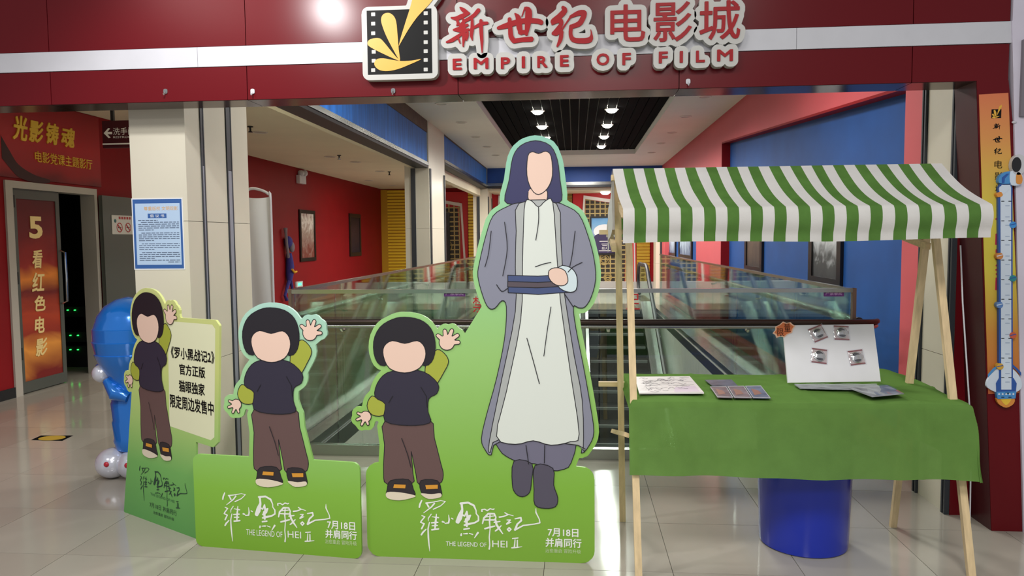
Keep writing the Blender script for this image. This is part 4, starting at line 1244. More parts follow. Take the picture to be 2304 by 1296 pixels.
# ================================================================== CUTOUT BOARDS
ZL = 2304 / 300
LOGO = [[(150, 115, 14), (120, 180, 18), (110, 230, 16)], [(225, 160, 16), (330, 145, 10), (480, 115, 8), (560, 130, 8), (480, 205, 10), (350, 265, 12)], [(240, 170, 14), (270, 225, 18)], [(370, 165, 16), (320, 225, 14), (250, 280, 10), (180, 330, 6)],
        [(155, 375, 12), (205, 395, 12), (150, 460, 14), (130, 490, 12), (195, 515, 14), (165, 570, 16), (150, 600, 16)], [(225, 610, 12), (170, 665, 18), (145, 705, 16)], [(315, 350, 10), (265, 420, 10), (265, 470, 6)], [(285, 490, 10), (260, 600, 14), (265, 750, 16), (280, 900, 12), (290, 990, 5)],
        [(405, 350, 10), (390, 480, 20), (380, 600, 14)], [(330, 395, 8), (440, 410, 14)], [(320, 500, 14), (430, 490, 14)], [(330, 550, 12), (420, 545, 14)], [(325, 620, 16), (440, 605, 16)],
        [(510, 480, 18), (540, 490, 14)], [(615, 360, 6), (625, 450, 16), (615, 500, 16), (550, 510, 8)], [(665, 420, 12), (690, 435, 12)],
        [(820, 165, 20), (950, 150, 20), (1050, 200, 20), (1090, 290, 12), (1090, 340, 12), (1130, 390, 14), (1130, 460, 16), (1060, 500, 18), (960, 520, 22), (890, 540, 20)], [(840, 180, 22), (850, 270, 22), (800, 370, 30), (765, 480, 36)], [(860, 290, 12), (830, 420, 22), (780, 490, 28)],
        [(840, 350, 16), (890, 385, 14), (930, 300, 14), (940, 400, 24), (990, 370, 16), (960, 440, 22), (890, 480, 16)], [(920, 440, 30), (930, 560, 18)], [(880, 610, 16), (970, 595, 16)], [(835, 690, 16), (830, 715, 18)], [(870, 690, 10), (935, 685, 16)], [(970, 680, 10), (1030, 700, 12)], [(1120, 670, 20), (1060, 760, 8)],
        [(1190, 300, 16), (1185, 270, 10), (1240, 265, 12), (1280, 290, 12), (1330, 255, 12), (1380, 270, 12), (1400, 260, 12)], [(1200, 510, 14), (1220, 420, 18), (1300, 340, 18), (1400, 340, 16), (1430, 400, 14), (1425, 440, 12)], [(1240, 400, 11), (1400, 380, 9)], [(1240, 450, 13), (1400, 450, 15)],
        [(1330, 350, 11), (1320, 480, 15), (1330, 600, 10), (1315, 750, 12), (1325, 880, 12), (1315, 950, 16)], [(1240, 600, 16), (1330, 575, 18), (1410, 555, 14)], [(1420, 430, 16), (1440, 530, 22), (1500, 620, 18), (1550, 690, 10)], [(1400, 490, 14), (1500, 475, 12)], [(1520, 550, 12), (1450, 620, 16), (1420, 640, 12)],
        [(1490, 400, 16), (1560, 390, 14), (1650, 355, 10), (1735, 380, 6)], [(1585, 325, 12), (1630, 350, 12)], [(1620, 450, 10), (1680, 450, 12), (1615, 520, 16), (1690, 490, 10)], [(1658, 582, 14), (1690, 612, 14), (1658, 645, 14), (1628, 612, 14), (1658, 582, 14)],
        [(1760, 430, 12), (1860, 410, 16), (1870, 460, 16), (1800, 520, 18), (1760, 620, 22)], [(1760, 620, 18), (1900, 545, 14), (2100, 520, 12), (2190, 500, 12), (2180, 440, 10), (2120, 320, 14), (2120, 240, 4)],
        [(1715, 770, 10), (1810, 760, 12)], [(1760, 790, 10), (1750, 910, 14)], [(1800, 800, 12), (1800, 920, 14)], [(1705, 930, 14), (1790, 925, 12), (1880, 910, 6)]]
M_HAIR = mat('dark_hair_print', (30, 26, 34), .5)
M_SKIN = mat('skin_print', (232, 200, 182), .5)
M_NAVY = mat('navy_top_print', (46, 42, 60), .5)
M_OLIVE = mat('olive_sleeve_print', (164, 172, 62), .5)
M_TROU = mat('brown_trouser_print', (100, 76, 74), .5)
M_SHOE = mat('dark_shoe_print', (44, 38, 42), .5)
M_SOLE = mat('cream_sole_print', (224, 212, 190), .5)
M_LINE = mat('ink_line_print', (24, 22, 30), .5)
M_TITLE = mat('white_title_print', (236, 238, 232), .5)
BT = .006
def stand_frame(p, q):
    a, b = PZ(*p), PZ(*q)
    return Fr(a, b - a, (0, 0, 1)), float(np.linalg.norm(b - a))
F3, W3 = stand_frame((828, 1250), (1338, 1267))
F2, W2 = stand_frame((443, 1227), (815, 1257))
F1, W1 = stand_frame((281, 1151), (443, 1211))
A3 = F3.px(935, 1120)
def rel(pts): return [tuple(np.array(F3.px(*p)) - A3) for p in pts]
def hand(c, r, ang, spread, n=4, fl=1.5):
    """plain open hand: palm disc, fingers and a thumb as rounded strokes"""
    out = [[(c[0], c[1], r), (c[0] + .001, c[1], r)]]
    for k in range(n):
        a = ang + spread * (k / (n - 1) - .5)
        out.append([(c[0] + r * .6 * math.cos(a), c[1] + r * .6 * math.sin(a), r * .30), (c[0] + r * fl * (1.2 - .12 * abs(k - 1.5)) * math.cos(a), c[1] + r * fl * (1.2 - .12 * abs(k - 1.5)) * math.sin(a), r * .25)])
    a = ang + spread * .5 + .75
    out.append([(c[0] + r * .5 * math.cos(a), c[1] + r * .5 * math.sin(a), r * .32), (c[0] + r * 1.45 * math.cos(a), c[1] + r * 1.45 * math.sin(a), r * .26)])
    return out
hr = (F3.px(1010, 780)[0] - F3.px(993, 780)[0])
CH = [  # plain child figure: kind, shape, print
    ('trousers', smooth_loop(rel([(868, 945), (965, 942), (978, 985), (992, 1040), (998, 1068), (988, 1088), (945, 1090), (936, 1062), (926, 1015), (930, 1065), (928, 1086), (872, 1088), (864, 1062), (866, 1000)]), 3), M_TROU),
    ('shoe', smooth_loop(rel([(880, 1080), (920, 1078), (931, 1100), (933, 1114), (900, 1121), (872, 1117), (872, 1100)]), 3), M_SHOE),
    ('shoe', smooth_loop(rel([(948, 1080), (984, 1080), (993, 1100), (992, 1116), (962, 1118), (948, 1104)]), 3), M_SHOE),
    ('sleeve', smooth_loop(rel([(838, 890), (862, 902), (876, 916), (862, 934), (838, 932), (827, 912)]), 3), M_OLIVE),
    ('sleeve', smooth_loop(rel([(957, 838), (966, 806), (984, 786), (1000, 794), (1010, 812), (1000, 836), (976, 870)]), 3), M_OLIVE),
    ('jumper', smooth_loop(rel([(872, 838), (912, 832), (955, 836), (986, 862), (984, 884), (966, 896), (964, 925), (968, 950), (918, 956), (867, 946), (868, 908), (845, 892), (850, 862)]), 3), M_NAVY),
    ('hair', smooth_loop(rel([(866, 822), (846, 806), (842, 768), (856, 736), (884, 718), (912, 713), (946, 719), (970, 738), (980, 770), (976, 806), (956, 822), (912, 800)]), 3), M_HAIR),
    ('face', smooth_loop(rel([(864, 800), (866, 778), (884, 766), (912, 772), (940, 766), (956, 780), (958, 804), (944, 828), (912, 838), (878, 828)]), 3), M_SKIN)]
HANDS = [[(p[0], p[1], p[2]) for p in l] for l in hand(rel([(1006, 770)])[0], hr, math.radians(50), 1.7) + hand(rel([(824, 936)])[0], hr * .72, math.radians(200), 1.5, 3)]
SOLES = [smooth_loop(rel([(872, 1106), (900, 1106), (932, 1112), (933, 1117), (900, 1124), (873, 1119)]), 3), smooth_loop(rel([(950, 1108), (972, 1110), (992, 1108), (992, 1117), (966, 1121), (950, 1112)]), 3)]
TABS = [rel([(888, 1088), (914, 1089), (913, 1097), (886, 1096)]), rel([(958, 1090), (986, 1089), (986, 1098), (960, 1099)])]
def moved(pts, d, s=1.0): return [(p[0] * s + d[0], p[1] * s + d[1]) + ((p[2] * s,) if len(p) > 2 else ()) for p in pts]
def ink(nm, loops, fr, par, d_, wd=.0035, m=None):
    mb = MB()
    for it in loops:
        l, closed = it[0], it[1]; d = it[2] if len(it) > 2 else d_
        n = len(l)
        for i in range(n if closed else n - 1):
            a, b = np.array(l[i][:2]), np.array(l[(i + 1) % n][:2]); t = b - a; L = np.hypot(*t)
            if L < 1e-6: continue
            t = t / L; e = np.array((-t[1], t[0])) * wd / 2; a = a - t * wd * .3; b = b + t * wd * .3
            mb.add([fr.p3(a + e, d), fr.p3(b + e, d), fr.p3(b - e, d), fr.p3(a - e, d)], [(0, 1, 2, 3)])
    return mb.put(nm, m or M_LINE, par)
def child(fr, par, anchor, s=1.0):
    d0 = np.array(fr.px(*anchor)); k = BT
    polys = []
    lines = []
    hs = [moved(l, d0, s) for l in HANDS]
    hl = [outline(strokes=q, margin=0, cell=.003) for q in (hs[:6], hs[6:])]
    k += .0005
    for nm, sh, m in CH:
        k += .0005; p = moved(sh, d0, s); polys.append(p)
        flat('printed_' + nm, [p], fr, m, k, None, par)
        lines.append((p, True, k + .00025))
        if nm == 'shoe':
            pass
        if nm == 'sleeve': pass
        if nm == 'jumper':
            for q in hl: flat('printed_hand', q, fr, M_SKIN, k + .0001, None, par)
            hk = k + .0002
    for p in SOLES: flat('printed_sole', [moved(p, d0, s)], fr, M_SOLE, k, None, par)
    for p in TABS: flat('printed_shoe_tab', [moved(p, d0, s)], fr, mat('amber_tab_print', (214, 150, 50), .5), k, None, par)
    inner = [rel([(905, 985), (918, 1020), (926, 1050)]), rel([(948, 870), (960, 890), (962, 915)]), rel([(885, 890), (876, 905)])]
    ink('printed_lines', lines + [(l, True, hk) for q in hl for l in q] + [(moved(l, d0, s), False) for l in inner], fr, par, k + .0006)
    return polys, hs
def logo(fr, par, fmap, m, sc):
    st = [[(*fmap(x, y), w_ * sc) for x, y, w_ in l] for l in LOGO]
    flat('title_lettering', outline(strokes=st, margin=0, cell=.0022), fr, m, BT + .0015, None, par)
def strut(fr, W, h, par):
    """folding back leg of the cutout board"""
    mb = MB()
    for x in (W * .5,):
        a, b, c = fr.p3((x, .02), -BT), fr.p3((x, h), -BT), fr.p3((x, .0), -BT - .30)
        e = fr.ex * .004
        mb.add([a - e, b - e, c - e, a + e, b + e, c + e], [(0, 1, 2), (3, 5, 4), (0, 3, 4, 1), (1, 4, 5, 2), (2, 5, 3, 0)])
    mb.put('back_strut', mat('grey_board_back', (196, 196, 190), .7), par)

# ---- third board: child and robed adult, the widest
b3 = thing('cutout_board', F3.o + F3.ex * W3 / 2, 'wide green cutout board of a tall robed figure and a small waving figure', 'cutout')
G3 = ramp_mat('green_board_gradient', [(0, (122, 168, 56)), (.18, (128, 180, 64)), (.5, (152, 198, 116)), (.8, (150, 204, 150)), (1, (140, 196, 176))], 'Z', 0, 1.95, rough=.35)
def s3(pts, n=3): return smooth_loop([F3.px(*p) for p in pts], n)
ADULT = [
    ('hair', s3([(1136, 452), (1146, 405), (1154, 355), (1172, 328), (1205, 317), (1238, 328), (1254, 360), (1260, 405), (1264, 450), (1240, 458), (1204, 462), (1162, 460)]), mat('blue_hair_print', (50, 50, 92), .5)),
    ('neck', s3([(1193, 425), (1228, 425), (1230, 452), (1212, 466), (1190, 452)]), M_SKIN),
    ('face', s3([(1188, 352), (1198, 342), (1212, 346), (1228, 341), (1240, 352), (1243, 395), (1232, 424), (1212, 438), (1196, 426), (1186, 395)]), M_SKIN),
    ('trousers', s3([(1122, 970), (1285, 970), (1285, 1040), (1262, 1056), (1240, 1056), (1204, 1042), (1180, 1042), (1148, 1030), (1124, 1010)]), mat('slate_trouser_print', (112, 110, 130), .5)),
    ('boot', s3([(1157, 1036), (1197, 1042), (1196, 1080), (1192, 1106), (1176, 1116), (1160, 1108), (1153, 1086)]), mat('slate_boot_print', (82, 78, 94), .5)),
    ('boot', s3([(1204, 1046), (1244, 1052), (1246, 1090), (1255, 1118), (1250, 1138), (1226, 1142), (1204, 1134), (1202, 1100)]), mat('slate_boot_print', (82, 78, 94), .5)),
    ('robe', [F3.px(*p) for p in smooth_loop([(1172, 456), (1140, 466), (1110, 486), (1094, 530), (1080, 588), (1076, 622), (1088, 668), (1100, 692), (1114, 693), (1130, 676), (1140, 690), (1136, 760), (1118, 850), (1096, 930), (1084, 985), (1092, 1010), (1106, 1022), (1130, 990), (1296, 985), (1308, 1018), (1326, 1000), (1336, 970), (1328, 910), (1312, 820), (1296, 740), (1290, 690), (1302, 692), (1316, 690), (1330, 668), (1340, 628), (1336, 580), (1322, 528), (1302, 482), (1270, 462), (1246, 456)], 3)], mat('grey_robe_print', (134, 136, 152), .5)),
    ('robe_lining', [F3.px(*p) for p in smooth_loop([(1168, 458), (1252, 458), (1262, 540), (1268, 640), (1276, 700), (1292, 800), (1310, 900), (1312, 1010), (1300, 1000), (1130, 985), (1104, 1016), (1102, 990), (1130, 850), (1160, 700), (1160, 600), (1162, 520)], 3)], mat('pale_grey_trim_print', (172, 176, 174), .5)),
    ('inner_robe', [F3.px(*p) for p in smooth_loop([(1182, 456), (1196, 452), (1212, 466), (1228, 452), (1244, 456), (1252, 560), (1258, 640), (1264, 700), (1284, 840), (1303, 975), (1284, 992), (1240, 1000), (1200, 990), (1160, 998), (1118, 980), (1140, 880), (1172, 720), (1176, 600), (1178, 520)], 3)], mat('ivory_robe_print', (218, 224, 216), .5)),
    ('belt', [F3.px(*p) for p in ((1143, 619), (1210, 621), (1276, 617), (1280, 657), (1212, 662), (1144, 658))], mat('blue_belt_print', (66, 80, 122), .5)),
    ('sash', [F3.px(*p) for p in ((1143, 633), (1210, 635), (1277, 632), (1278, 643), (1210, 647), (1143, 645))], mat('plum_sash_print', (86, 76, 84), .5)),
    ('cuff', s3([(1258, 600), (1284, 602), (1298, 622), (1296, 652), (1276, 656), (1254, 640)]), mat('pale_cuff_print', (206, 222, 226), .5)),
    ('hand', s3([(1236, 608), (1254, 602), (1272, 610), (1278, 632), (1268, 642), (1250, 640), (1236, 626)]), M_SKIN)]
polys, hs = child(F3, b3, (935, 1120))
k = BT + .001; al = []
for nm, p, m in ADULT:
    k += .0005; flat('printed_' + nm, [p], F3, m, k, None, b3); al.append((p, nm != 'neck', k + .00025))
fold = [[(1106, 520), (1100, 570), (1092, 600)], [(1136, 500), (1142, 560), (1132, 620)], [(1294, 520), (1288, 570), (1282, 600)], [(1310, 590), (1290, 600), (1278, 612)], [(1205, 600), (1222, 594), (1240, 590)], [(1240, 690), (1232, 740), (1224, 800)], [(1186, 760), (1200, 810), (1214, 862)], [(1212, 466), (1212, 500), (1206, 540)], [(1118, 640), (1130, 655), (1143, 648)], [(1270, 660), (1290, 690)], [(1226, 1000), (1225, 1040)], [(1184, 1000), (1190, 1042)]]
fold = [smooth_line([F3.px(*q) for q in l], 4) for l in fold]
ink('printed_lines', al + [(l, False) for l in fold], F3, b3, k + .0006, .0036)
base = rrect(0, 0, W3, F3.px(900, 1041)[1], .06)
fill = [F3.px(*p) for p in ((960, 1060), (962, 880), (1010, 800), (1040, 760), (1090, 680), (1120, 640), (1200, 640), (1200, 1060))]
fill2 = [F3.px(*p) for p in ((1150, 1060), (1150, 600), (1290, 640), (1322, 985), (1290, 1060))]
loops = outline(polys=polys + [p for _, p, _ in ADULT] , strokes=hs, margin=.024, cell=.006)
loops = outline(polys=loops[:1] + [base, fill, fill2] + loops[1:], margin=.0, cell=.006, keep=.004)
flat('board', [max(loops, key=len)], F3, G3, BT, -BT, b3)
logo(F3, b3, lambda x, y: F3.px(930 + x / ZL, 1110 + y / ZL), M_TITLE, PXM * .82 / ZL)
def ptext(fr, par, body, l, t, r, b, m, **k):
    p, q = fr.px(l, (t + b) / 2), fr.px(r, (t + b) / 2); c = (l + r) / 2
    lo, hi = fr.px(c, b)[1], fr.px(c, t)[1]
    return text('lettering', body, fr, (p[0], lo, q[0], hi), m, BT + .0015, par, **k)
ptext(F3, b3, 'THE LEGEND OF', 1004, 1218, 1095, 1228, M_TITLE)
ptext(F3, b3, 'HEI', 1108, 1215, 1142, 1230, M_TITLE)
M_TITLE2 = mat('pale_small_print', (200, 218, 170), .5)
ptext(F3, b3, '7月18日', 1233, 1188, 1301, 1206, M_TITLE, fat=.0009)
ptext(F3, b3, '并肩同行', 1228, 1210, 1308, 1230, M_TITLE, fat=.0009)
ptext(F3, b3, '治愈重启 冒险升级', 1227, 1234, 1307, 1243, M_TITLE2)
strut(F3, W3, .9, b3)

# ---- second board: one child figure on a wide base
b2 = thing('cutout_board', F2.o + F2.ex * W2 / 2, 'green cutout board of one small waving figure on a wide base, middle of three', 'cutout')
G2 = ramp_mat('green_board_gradient_2', [(0, (118, 166, 48)), (.25, (130, 182, 66)), (.55, (150, 200, 120)), (.85, (164, 208, 176)), (1, (170, 210, 196))], 'Z', 0, 1.2, rough=.35)
polys, hs = child(F2, b2, (638, 1092))
base = rrect(0, 0, W2, F2.px(560, 1027)[1], .035)
loops = outline(polys=polys, strokes=hs, margin=.024, cell=.006)
loops = outline(polys=[max(loops, key=len), base], margin=0, cell=.006, keep=.004)
flat('board', [max(loops, key=len)], F2, G2, BT, -BT, b2)
o3, o2 = np.array(F3.px(941, 1122)), np.array(F2.px(500, 1105))
sc2 = (F2.px(746, 1150)[0] - o2[0]) / (F3.px(1218, 1150)[0] - o3[0])
logo(F2, b2, lambda x, y: tuple(o2 + (np.array(F3.px(930 + x / ZL, 1110 + y / ZL)) - o3) * sc2), M_TITLE, PXM * .82 / ZL * sc2)
ptext(F2, b2, 'THE LEGEND OF', 556, 1192, 637, 1205, M_TITLE)
ptext(F2, b2, 'HEI', 649, 1194, 679, 1209, M_TITLE)
ptext(F2, b2, '7月18日', 738, 1172, 800, 1190, M_TITLE, fat=.0009)
ptext(F2, b2, '并肩同行', 734, 1192, 804, 1211, M_TITLE, fat=.0009)
ptext(F2, b2, '治愈重启 冒险升级', 733, 1214, 804, 1224, M_TITLE2)
strut(F2, W2, .7, b2)

# ---- first board: child figure with a pale notice panel, turned sideways
b1 = thing('cutout_board', F1.o + F1.ex * W1 / 2, 'green cutout board of a small waving figure beside a pale notice panel, turned sideways', 'cutout')
G1 = ramp_mat('green_board_gradient_1', [(0, (92, 160, 84)), (.25, (116, 180, 96)), (.45, (170, 204, 120)), (.7, (204, 214, 132)), (1, (206, 214, 140))], 'Z', 0, 1.25, rough=.35)
polys, hs = child(F1, b1, (358, 1030), 1.02)
base = [F1.px(*p) for p in ((281, 1151), (443, 1211), (443, 985), (380, 950), (300, 860))]
pan = [F1.px(*p) for p in ((384, 713), (488, 720), (496, 732), (493, 995), (482, 1006), (384, 975))]
loops = outline(polys=polys, strokes=hs, margin=.024, cell=.006)
loops = outline(polys=[max(loops, key=len), base, pan], margin=0, cell=.006, keep=.004)
flat('board', [max(loops, key=len)], F1, G1, BT, -BT, b1)
flat('notice_panel', [[F1.px(*p) for p in ((380, 722), (480, 730), (487, 740), (485, 983), (477, 990), (384, 958))]], F1, mat('pale_cream_print', (228, 230, 194), .5), BT + .0004, None, b1)
for body, x0, x1, y0, y1 in (('《罗小黑战记2》', 388, 485, 784, 812), ('官方正版', 407, 464, 821, 847), ('猫眼独家', 406, 463, 858, 886), ('限定周边发售中', 386, 483, 894, 926)):
    ptext(F1, b1, body, x0, y0 + 1, x1, y1 - 1, M_INK, fat=.0012)
o1 = np.array(F1.px(315, 1045))
sc1 = (F1.px(423, 1062)[0] - o1[0]) / (F3.px(1218, 1150)[0] - o3[0])
M_TEAL = mat('dark_green_title_print', (30, 62, 50), .5)
logo(F1, b1, lambda x, y: tuple(o1 + (np.array(F3.px(930 + x / ZL, 1110 + y / ZL)) - o3) * sc1), M_TEAL, PXM * .82 / ZL * sc1)
ptext(F1, b1, 'THE LEGEND OF HEI', 342, 1116, 395, 1122, mat('mid_green_print', (60, 110, 70), .5))
ptext(F1, b1, '7月18日 并肩同行', 340, 1138, 400, 1150, M_TEAL)
ptext(F1, b1, '治愈重启 冒险升级', 348, 1156, 394, 1163, M_TEAL)
strut(F1, W1, .8, b1)

# ================================================================== NOTICE ON THE PILLAR
NF = Fr((0, P0, 0), (1, 0, 0), (0, 0, 1))
nt_ = thing('paper_notice', NF.p3(NF.px(357, 605), .002), 'blue bordered paper notice taped to the front of the cream pillar', 'poster')
p, q = NF.px(303, 607), NF.px(411, 445)
M_PAPER = mat('white_paper', (228, 230, 232), .6)
flat('sheet', [[(p[0], p[1]), (q[0], p[1]), (q[0], q[1]), (p[0], q[1])]], NF, M_PAPER, .003, .0005, nt_)
m_ = .006
flat('border', [[(p[0] + m_, p[1] + m_), (q[0] - m_, p[1] + m_), (q[0] - m_, q[1] - m_), (p[0] + m_, q[1] - m_)]], NF, mat('blue_border_print', (48, 92, 158), .5), .0034, None, nt_)
x0, y0, x1, y1 = p[0] + .020, p[1] + .028, q[0] - .018, q[1] - .030
flat('field', [[(x0, y0), (x1, y0), (x1, y1), (x0, y1)]], NF, mat('pale_blue_print', (176, 200, 228), .5), .0038, None, nt_)
W_, H_ = x1 - x0, y1 - y0
text('lettering', '尊重版权 文明观影', NF, (x0 + .2 * W_, y0 + .885 * H_, x0 + .96 * W_, y0 + .95 * H_), mat('orange_print', (226, 168, 60), .5), .0044, nt_, bold=.03)
flat('title_box', [[(x0 + .28 * W_, y0 + .76 * H_), (x0 + .70 * W_, y0 + .76 * H_), (x0 + .70 * W_, y0 + .835 * H_), (x0 + .28 * W_, y0 + .835 * H_)]], NF, mat('blue_border_print', (48, 92, 158), .5), .0042, None, nt_)
text('lettering', '倡 议 书', NF, (x0 + .33 * W_, y0 + .773 * H_, x0 + .65 * W_, y0 + .822 * H_), M_PAPER, .0046, nt_, bold=.02)
mb = MB(); rr = random.Random(4)
y = .72
for ln in range(21):
    if ln in (6, 11, 15): y -= .02
    xx, xe = (.06, .5) if ln == 0 else (.12 if ln in (1, 6, 11, 15) else .06, .97)
    if ln in (5, 10, 14, 18): xe = .4
    if ln == 20: xx = .7
    while xx < xe:
        l_ = rr.uniform(.05, .14)
        mb.add([NF.p3((x0 + xx * W_, y0 + y * H_), .0042), NF.p3((x0 + min(xx + l_, xe) * W_, y0 + y * H_), .0042), NF.p3((x0 + min(xx + l_, xe) * W_, y0 + (y + .011) * H_), .0042), NF.p3((x0 + xx * W_, y0 + (y + .011) * H_), .0042)], [(0, 1, 2, 3)])
        xx += l_ + .018
    y -= .031
mb.put('small_print', mat('dark_blue_small_print', (70, 84, 110), .5), nt_)

# ================================================================== FOIL BALLOON
bc = PZ(292, 1075)
bc = np.array((bc[0], bc[1] + .06, 0))
ball = thing('foil_balloon', bc, 'blue foil balloon figure with white round feet behind the sideways cutout board', 'balloon')
M_FOIL = mat('blue_foil', (26, 116, 210), .16, metal=.25, coat=.6, bump=.12, bscale=14)
M_FOILW = mat('white_foil', (206, 208, 220), .2, metal=.25, coat=.5, bump=.12, bscale=18)
prof = []
for z, r in ((.15, .05), (.18, .10), (.24, .118), (.255, .112), (.36, .122), (.375, .116), (.48, .124), (.495, .118), (.60, .122), (.66, .135), (.72, .175), (.80, .205), (.805, .198), (.88, .216), (.885, .210), (.96, .210), (.965, .203), (1.04, .180), (1.10, .135), (1.14, .07), (1.155, .01)): prof.append((r, z))
mb = MB(); mb.lathe(prof, (bc[0], bc[1], 0), 40); mb.put('body', M_FOIL, ball, True)
hp_ = PV(236, 838, bc[1] - .05)
MB().tube([(bc[0] - .08, bc[1] - .02, .74), (bc[0] - .14, bc[1] - .04, .68), (hp_[0] + .02, hp_[1], hp_[2] + .0)], [.06, .075, .07], 16).put('arm', M_FOIL, ball, True)
MB().ball((hp_[0], hp_[1] - .03, hp_[2]), .058, 20, 12).put('hand', M_FOILW, ball, True)
MB().tube([(bc[0] - .10, bc[1] - .09, .63), (bc[0] - .02, bc[1] - .13, .56), (bc[0] + .05, bc[1] - .12, .53)], [.03, .05, .03], 12).put('arm', M_FOIL, ball, True)
for x, rr_ in ((255, .105), (300, .100)):
    fp = PV(x, 1052, bc[1] - .06)
    MB().ball((fp[0], fp[1], rr_ * .92), rr_, 22, 14, (1, 1, .92)).put('foot', M_FOILW, ball, True)
    c = np.array((fp[0], fp[1], rr_ * .92)); d = np.array((-fp[0] * .35 - .1, -fp[1], .9)); d /= np.linalg.norm(d); d = d * np.array((1, 1, .92))
    MB().ball(c + d * (rr_ * .985), .017, 12, 8, (1, .6, 1)).put('red_dot', mat('red_dot_print', (186, 40, 56), .4), ball, True)
# ================================================================== MARKET STALL
def wood(nm, rgb): return mat(nm, rgb, .6, noise=.14, nscale=7, stretch=(8, 8, .8), bump=.1, bscale=40)
M_PINE = wood('pale_pine', (214, 190, 148))
M_PINE2 = mat('pale_pine_bar', (216, 192, 150), .6, noise=.12, nscale=7, stretch=(.8, 8, 8))
UL, UR = .215, 1.640
AP = (3.57, 1.80)
stall = thing('market_stall', (.95, 3.55, 0), 'pale pine market stall frame with splayed legs right of the cutouts', 'stall')
fl, fr_ = PZ(1437, 1300), PZ(2186, 1300)
bl, br = PZ(1401, 1172), PZ(2009, 1185)
def leg_(foot, top, ln=.031):
    return MB().bar((foot[0], foot[1], 0), top, ln, .024).put('leg', M_PINE, stall)
leg_(fl, (UL + .03, AP[0] - .02, AP[1])); leg_(bl, (UL - .012, AP[0] + .02, AP[1]))
leg_(fr_, (UR - .03, AP[0] - .02, AP[1])); leg_(br, (UR + .012, AP[0] + .02, AP[1]))
RZ = 1.825
MB().box(.172, 1.675, AP[0] - .028, AP[0] + .028, RZ - .052, RZ - .026).put('ridge_bar', M_PINE2, stall)
MB().box(.20, 1.70, 3.225, 3.255, 1.590, 1.612).put('front_bar', M_PINE2, stall)
MB().box(.13, 1.70, 3.985, 4.015, 1.52, 1.545).put('back_bar', M_PINE2, stall)
for u in (UL, UR):
    MB().bar((u, AP[0] + .02, 1.66), (u, 3.24, 1.600), .022, .03).put('awning_arm', M_PINE2, stall)
    MB().bar((u - .03, AP[0] - .04, 1.45), (u - .03, 4.0, 1.532), .022, .03).put('awning_arm', M_PINE2, stall)
    MB().bar((u, 3.385, .722), (u, 3.80, .722), .03, .024).put('side_rail', M_PINE2, stall)
    MB().bar((u + .02, 3.36, .60), (u - .02, 3.80, .50), .024, .02).put('brace', M_PINE2, stall)
MB().box(.12, 1.74, 3.80, 3.825, .735, .758).put('table_rail', M_PINE2, stall)
MB().box(.27, 1.62, 3.375, 3.395, .728, .752).put('table_rail', M_PINE2, stall)
MB().box(.268, 1.69, 3.36, 3.98, .752, .764).put('table_board', mat('pine_board', (206, 184, 140), .6, noise=.1), stall)
cord = thing('hanging_twine', (1.80, 3.42, .02), 'thin white cord hanging beside the right end of the stall', 'cord')
a, b = PV(2161, 552, 3.45), PV(2184, 1165, 3.45)
MB().tube([(a[0], 3.45, a[2]), (a[0] + .012, 3.44, 1.2), (b[0] - .004, 3.46, .6), (b[0], 3.45, .004)], .0032, 6).put('twine_strand', M_WHITE, cord)

# awning: one striped cloth over ridge and bars
M_AWG = cloth_mat('green_awning_stripe', (92, 132, 66), trans=.3, noise=.12)
M_AWW = cloth_mat('white_awning_stripe', (222, 220, 218), trans=.25, noise=.03)
aw = thing('awning', (.95, 3.55, 1.6), 'green and white striped cloth awning over the wooden stall', 'awning')
NS = 31
def aw_prof(t):
    # t 0..1 front slope from ridge, 1..1.5 valance
    if t <= 1:
        v = AP[0] - (AP[0] - 3.205) * t
        z = RZ - (RZ - 1.622) * (t ** 1.0) - .030 * math.sin(math.pi * t) * (1 - .2 * t)
    else:
        k = (t - 1) / .5
        v = 3.205 - .014 * math.sin(math.pi * min(1, k * 1.3)) - .004; z = 1.622 - .148 * k
    return v, z
def aw_pt(s, q):
    t = q * 1.5
    v, z = aw_prof(t)
    if t < 1:
        u = .180 + 1.495 * s + (.205 - .180 + (.006) * s) * t
        wv = .006 * math.sin(s * 26) * t * (1 - t) * 4 + .010 * math.exp(-((s - .30 + .10 * t) / .03) ** 2) * math.sin(math.pi * t) + .006 * math.exp(-((s - .47) / .05) ** 2) * math.sin(math.pi * t)
        z += wv
    else:
        u = .205 + 1.501 * s
        v += .006 * math.sin(s * 19 + 1) * (t - 1) * 2 + .004 * math.sin(s * 47) * (t - 1) * 2
        z += .004 * math.sin(s * 8) * (t - 1) * 2 + .008 * s * (t - 1) * 2
    return (u, v - .004, z + .004)
mb = MB()
mb.grid(aw_pt, NS * 4, 36, lambda i, j: (i // 4) % 2)
def aw_back(s, q):
    v = AP[0] + (4.02 - AP[0]) * q
    z = RZ - (RZ - 1.552) * q - .05 * math.sin(math.pi * q)
    u = .180 + 1.495 * s - (.03 - .06 * s) * q * .4
    if q > .9: z -= (q - .9) * .5
    return (u, v, z + .004)
mb.grid(aw_back, NS * 4, 16, lambda i, j: (i // 4) % 2)
mb.put('cloth', [M_AWW, M_AWG], aw, True, True)
# white end flap hanging on the left gable
def flap(s, q):
    v = AP[0] + .02 + (4.00 - AP[0]) * q * .95
    z = RZ - (RZ - 1.56) * q - .05 * math.sin(math.pi * q)
    return (.176 - .004 * q + .006 * math.sin(q * 9), v - s * .05 * (1 - q * .3), z - s * (.19 * (1 - .35 * q) + .02 * math.sin(q * 7)))
mb = MB(); mb.grid(flap, 6, 18); mb.put('end_flap', M_AWW, aw, True)

